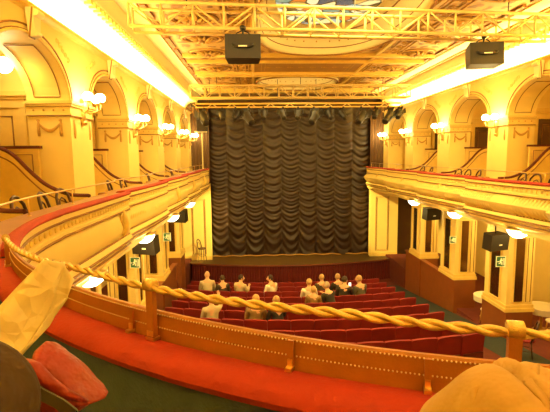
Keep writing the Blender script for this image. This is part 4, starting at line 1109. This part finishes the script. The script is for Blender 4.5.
# right: seated person, only a tan trousered knee reaches into the view
def fg_knee():
    t = empty('person', (.62, -.2, -1.25), 'person at the lower right, only a bent knee in tan trousers in view', 'person')
    A = {'pelvis': (V((.66, -.16, -.74)), (.18, .15)), 'belly': (V((.66, -.26, -.52)), (.16, .13)), 'chest': (V((.66, -.34, -.30)), (.18, .14)), 'collar': (V((.66, -.36, -.12)), (.09, .08)),
         'neck': (V((.66, -.35, -.03)), .05), 'skull': (V((.66, -.33, .06)), .075),
         'shr': (V((.86, -.34, -.16)), .06), 'elr': (V((.74, .18, -.40)), .055), 'wrr': (V((.452, .535, -.350)), .04), 'par': (V((.50, .595, -.365)), (.036, .024)),
         'shl': (V((.46, -.34, -.16)), .06), 'ell': (V((.40, -.12, -.44)), .05), 'wrl': (V((.46, .08, -.62)), .036), 'pal': (V((.48, .16, -.63)), (.036, .024)),
         'hipl': (V((.56, -.05, -.70)), .11), 'thl': (V((.55, .40, -.49)), .10), 'knl': (V((.436, .68, -.428)), .078), 'sh2l': (V((.362, .765, -.60)), .07), 'anl': (V((.22, .80, -.98)), .055), 'tol': (V((.20, .92, -1.08)), .04),
         'hipr': (V((.76, -.05, -.72)), .11), 'knr': (V((.84, .42, -.74)), .075), 'anr': (V((.84, .46, -1.14)), .05), 'tor': (V((.84, .62, -1.21)), .04)}
    E = [('pelvis', 'belly'), ('belly', 'chest'), ('chest', 'collar'), ('collar', 'neck'), ('neck', 'skull')]
    for q in 'rl': E += [('collar', 'sh'+q), ('sh'+q, 'el'+q), ('el'+q, 'wr'+q), ('wr'+q, 'pa'+q)]
    E += [('pelvis', 'hipl'), ('hipl', 'thl'), ('thl', 'knl'), ('knl', 'sh2l'), ('sh2l', 'anl'), ('anl', 'tol'), ('pelvis', 'hipr'), ('hipr', 'knr'), ('knr', 'anr'), ('anr', 'tor')]
    m = skin('body', A, E, 'skin', t, 0, 2)
    m.ball((.66, -.30, .10), (.078, .095, .115), 14, 10); m.tube([(.66, -.21, .12), (.66, -.19, .08), (.66, -.21, .07)], [.008, .016, .01], 6)
    for q in 'rl':
        w_ = A['wr'+q][0]; p_ = A['pa'+q][0]; d = (p_-w_).normalized(); sd = V((d.y, -d.x, 0)).normalized()
        for k in range(4):
            b0 = p_+sd*(.019*(k-1.5)); L_ = (.066, .076, .07, .054)[k]
            m.tube([b0-d*.012, b0+d*L_*.45, b0+d*L_*.8-V((0, 0, .02)), b0+d*L_*.85-V((0, 0, .045))], [.0095, .009, .0085, .006], 7)
    m.build('body', 'skin', t, True)
    ks = ['pelvis', 'hipl', 'thl', 'knl', 'sh2l', 'anl', 'hipr', 'knr', 'anr']
    c = {k: (A[k][0], tuple(x+(.03 if k in ('thl', 'hipl') else .024) for x in (A[k][1] if hasattr(A[k][1], '__len__') else (A[k][1],)*2))) for k in ks}
    m = skin('t', c, [e for e in E if e[0] in ks and e[1] in ks], 'trousers_tan', t, 0, 4)
    vs = []
    for p in m.v:                                                   # creases running from the knee
        p = V(p); k = V((.438, .68, -.425)); d = p-k
        if d.length < .45:
            ang = math.atan2(d.z+.25, d.x+.02)
            w_ = math.exp(-((d.x-.012+d.z*.15)/.009)**2)
            p += d.normalized()*(.004*math.sin(ang*16+d.y*10)*min(1, d.length*6)+.009*w_-.017*math.exp(-((d.x+.004+d.z*.15)/.007)**2)+.005*math.exp(-((d.x-.05+d.z*.3)/.008)**2)-.006*math.exp(-((d.x-.035+d.z*.3)/.008)**2))
        vs.append(tuple(p))
    m.v = vs; tr = m.build('trousers', 'trousers_tan', t, True)
    surf = m.v; m = MB()
    for line, rad in ((((.462, .66, -.35), (.452, .64, -.362), (.446, .62, -.378), (.440, .60, -.40), (.433, .585, -.425), (.428, .575, -.45)), .008),
                      (((.425, .67, -.36), (.41, .665, -.385), (.398, .66, -.415), (.385, .655, -.45)), .005)):
        q = [V(min(surf, key=lambda v: (V(v)-V(p)).length)) for p in line]
        m.tube(q, [rad*(.35+math.sin(PI*(i+.3)/(len(q)-.4))) for i in range(len(q))], 8)
    m.build('fold', 'trousers_tan', tr, True)
    ks = ['belly', 'chest', 'collar', 'shr', 'elr', 'wrr', 'shl', 'ell', 'wrl']
    c = {k: (A[k][0], tuple(x+.018 for x in (A[k][1] if hasattr(A[k][1], '__len__') else (A[k][1],)*2))) for k in ks}
    skin('j', c, [e for e in E if e[0] in ks and e[1] in ks], 'cloth_grey', t, 0, 2).build('jumper', 'cloth_grey', t, True)
    m = MB(); m.ball((.66, -.32, .12), (.088, .10, .11), 14, 10); m.build('hair', 'hair_dark', t, True)
fg_knee()

# crumpled cream paper wrapper, folded into a cone
def paper():
    t = empty('paper_wrapper', (-.60, 1.1, -.62), 'crumpled cream paper wrapper folded into a cone, leaning over the red armrest', 'paper')
    def sheet(outline_a, outline_b, n, m_, bulge, ridge):
        b_ = MB()
        def fn(u, v):
            A_ = outline_a(v); B_ = outline_b(v); p = A_.lerp(B_, u)
            fold = bulge*math.sin(PI*u)+ridge*(1-abs(2*((u*1.3+.35*v) % 1)-1))+.002*math.sin(u*9+v*5)+.002*math.sin(v*11+u*5)
            return p+V((0, -fold, fold*.3))
        b_.grid(n, n, fn); return b_
    def L_(pts): 
        def f_(v):
            k = v*(len(pts)-1); i = min(int(k), len(pts)-2); return V(pts[i]).lerp(V(pts[i+1]), k-i)
        return f_
    la = L_([(-.72, 1.0, -.54), (-.70, 1.06, -.43), (-.63, 1.12, -.345), (-.562, 1.15, -.270)])
    lb = L_([(-.61, 1.0, -.52), (-.575, 1.08, -.47), (-.535, 1.13, -.39), (-.515, 1.17, -.285)])
    m = sheet(la, lb, 22, 'paper', .035, .014)
    o = m.build('front_sheet', 'paper', t, True); md = o.modifiers.new('s', 'SOLIDIFY'); md.thickness = .003
    la2 = L_([(-.70, 1.04, -.55), (-.62, 1.10, -.45), (-.56, 1.15, -.36), (-.52, 1.17, -.282)])
    lb2 = L_([(-.60, 1.06, -.50), (-.548, 1.12, -.44), (-.512, 1.16, -.385), (-.497, 1.18, -.335)])
    m = sheet(la2, lb2, 18, 'paper', .012, .01)
    o = m.build('back_fold', 'paper', t, True); md = o.modifiers.new('s', 'SOLIDIFY'); md.thickness = .003
    la3 = L_([(-.63, 1.02, -.53), (-.57, 1.08, -.46), (-.535, 1.12, -.40)])
    lb3 = L_([(-.60, 1.03, -.51), (-.535, 1.10, -.435), (-.505, 1.14, -.375)])
    m = sheet(la3, lb3, 14, 'paper', .018, .012)
    o = m.build('torn_flap', 'paper', t, True); md = o.modifiers.new('s', 'SOLIDIFY'); md.thickness = .003
paper()

# slouched red bag with dark strap
def bag():
    t = empty('red_bag', (-.42, .82, -.68), 'slouched red cloth bag with a dark strap at the lower left', 'bag')
    b_ = MB(); n = 56
    out = [(-.453, -.446), (-.446, -.415), (-.434, -.392), (-.418, -.366), (-.403, -.352), (-.388, -.358), (-.376, -.369), (-.341, -.404), (-.312, -.436), (-.296, -.456), (-.33, -.478), (-.37, -.505), (-.42, -.505), (-.45, -.475)]
    cx_, cz_ = -.385, -.435
    def op(t):
        k = t*len(out); i = int(k) % len(out); u = k-int(k); p, q = out[i], out[(i+1) % len(out)]; return (p[0]+(q[0]-p[0])*u, p[1]+(q[1]-p[1])*u)
    vs = []; rs = [(.05, 1), (.35, .95), (.65, .78), (.85, .52), (1., .12), (1., -.12), (.85, -.52), (.65, -.78), (.35, -.95), (.05, -1)]
    for r, d in rs:
        for k in range(n):
            x, z = op(k/n); a = 2*PI*k/n
            f_ = 1+.05*math.sin(5*a+d*3)*r
            vs.append(V((cx_+(x-cx_)*r*f_, .80-d*.062+.007*math.sin(x*110+z*70)*(1 if d > 0 else 0), cz_+(z-cz_)*r*f_)))
    fs = [(i*n+k, i*n+(k+1) % n, (i+1)*n+(k+1) % n, (i+1)*n+k) for i in range(len(rs)-1) for k in range(n)]
    b_.add(vs, fs+[tuple(range(n))[::-1], tuple((len(rs)-1)*n+k for k in range(n))]); b_.build('body', 'bag_red', t, True)
    m = MB(); m.tube([(-.425, .765, -.385), (-.41, .748, -.366), (-.393, .742, -.372), (-.37, .740, -.398), (-.345, .742, -.42), (-.315, .76, -.447)], [.006, .011, .013, .012, .010, .004], 8); m.build('folded_rim', 'bag_red', t, True)
    m = MB(); m.tube([(-.408, .738, -.392), (-.392, .734, -.402), (-.372, .734, -.416), (-.358, .736, -.424)], [.003, .009, .008, .003], 8); m.build('opening', 'dark', t, True)
    m = MB()
    sp = [(-.43, .75, -.378), (-.40, .726, -.396), (-.372, .718, -.409), (-.345, .714, -.422), (-.322, .712, -.441), (-.312, .714, -.468), (-.310, .73, -.51)]
    vs = []
    for p in sp:
        vs += [(p[0]-.008, p[1], p[2]-.007), (p[0]+.008, p[1], p[2]+.007), (p[0]+.008, p[1]+.004, p[2]+.007), (p[0]-.008, p[1]+.004, p[2]-.007)]
    k = len(sp)
    m.add(vs, [(4*i+j, 4*i+(j+1) % 4, 4*i+4+(j+1) % 4, 4*i+4+j) for i in range(k-1) for j in range(4)]+[(0, 1, 2, 3), (4*k-1, 4*k-2, 4*k-3, 4*k-4)])
    m.build('strap', 'strap_olive', t)
bag()

# phone
t = empty('phone', PH, 'lit phone screen held up by the dark haired person in the busy group', 'phone')
m = MB(); m.bb(PH.x-.04, PH.x+.04, PH.y-.006, PH.y, PH.z-.08, PH.z+.08); m.build('screen', 'phone_screen', t)
m = MB(); m.bb(PH.x-.045, PH.x+.045, PH.y, PH.y+.01, PH.z-.085, PH.z+.085); m.build('case', 'black', t)

# ------------------------------------------------------------------ added fill over the rear of the hall, wing beams and stage wash
light('rear_fill', 'AREA', (1.75, -3.7, 2.85), 300, size=8, size_y=.25, rot=(math.radians(103), 0, 0), col=(1, .70, .22), spread=math.radians(78))  # added fill from behind the camera for pier faces and seat backs
light('overhead_fill', 'AREA', (2.2, 1.2, 3.0), 45, size=3., size_y=2., col=(1, .71, .22))  # added overhead fill, no fixture hangs here
for x, tx, pw_ in ((3.0, -2.75, 4200), (.6, 6.7, 3200)):
    o = light('wing_fill_beam', 'SPOT', (x, 18.9, 1.1), pw_, size=.15); o.data.spot_size = .42; o.data.spot_blend = .6  # added beam to brighten the wing panel, set apart from the hung spotlights
    o.rotation_euler = (V((tx, 21.95, -3.6))-V((x, 18.9, 1.1))).to_track_quat('-Z', 'Y').to_euler()
light('stage_wash', 'AREA', (1.8, 17.4, 2.1), 35, size=7, size_y=.3, rot=(math.radians(40), 0, 0))

# ------------------------------------------------------------------ raise everything and finish
for o in C.objects:
    if o.parent is None: o.location.z += ZC
sc = bpy.context.scene
w = bpy.data.worlds.new('world'); sc.world = w; w.use_nodes = True
w.node_tree.nodes['Background'].inputs[0].default_value = (1, .6, .2, 1); w.node_tree.nodes['Background'].inputs[1].default_value = .02
sc.view_settings.view_transform = 'Standard'; sc.view_settings.look = 'None'; sc.view_settings.gamma = 1; sc.view_settings.exposure = .8
sc.view_settings.use_curve_mapping = False
sc.cycles.max_bounces = 8; sc.cycles.diffuse_bounces = 5; sc.cycles.sample_clamp_indirect = 6
sc.cycles.caustics_reflective = False; sc.cycles.caustics_refractive = False
sc.cycles.use_denoising = True
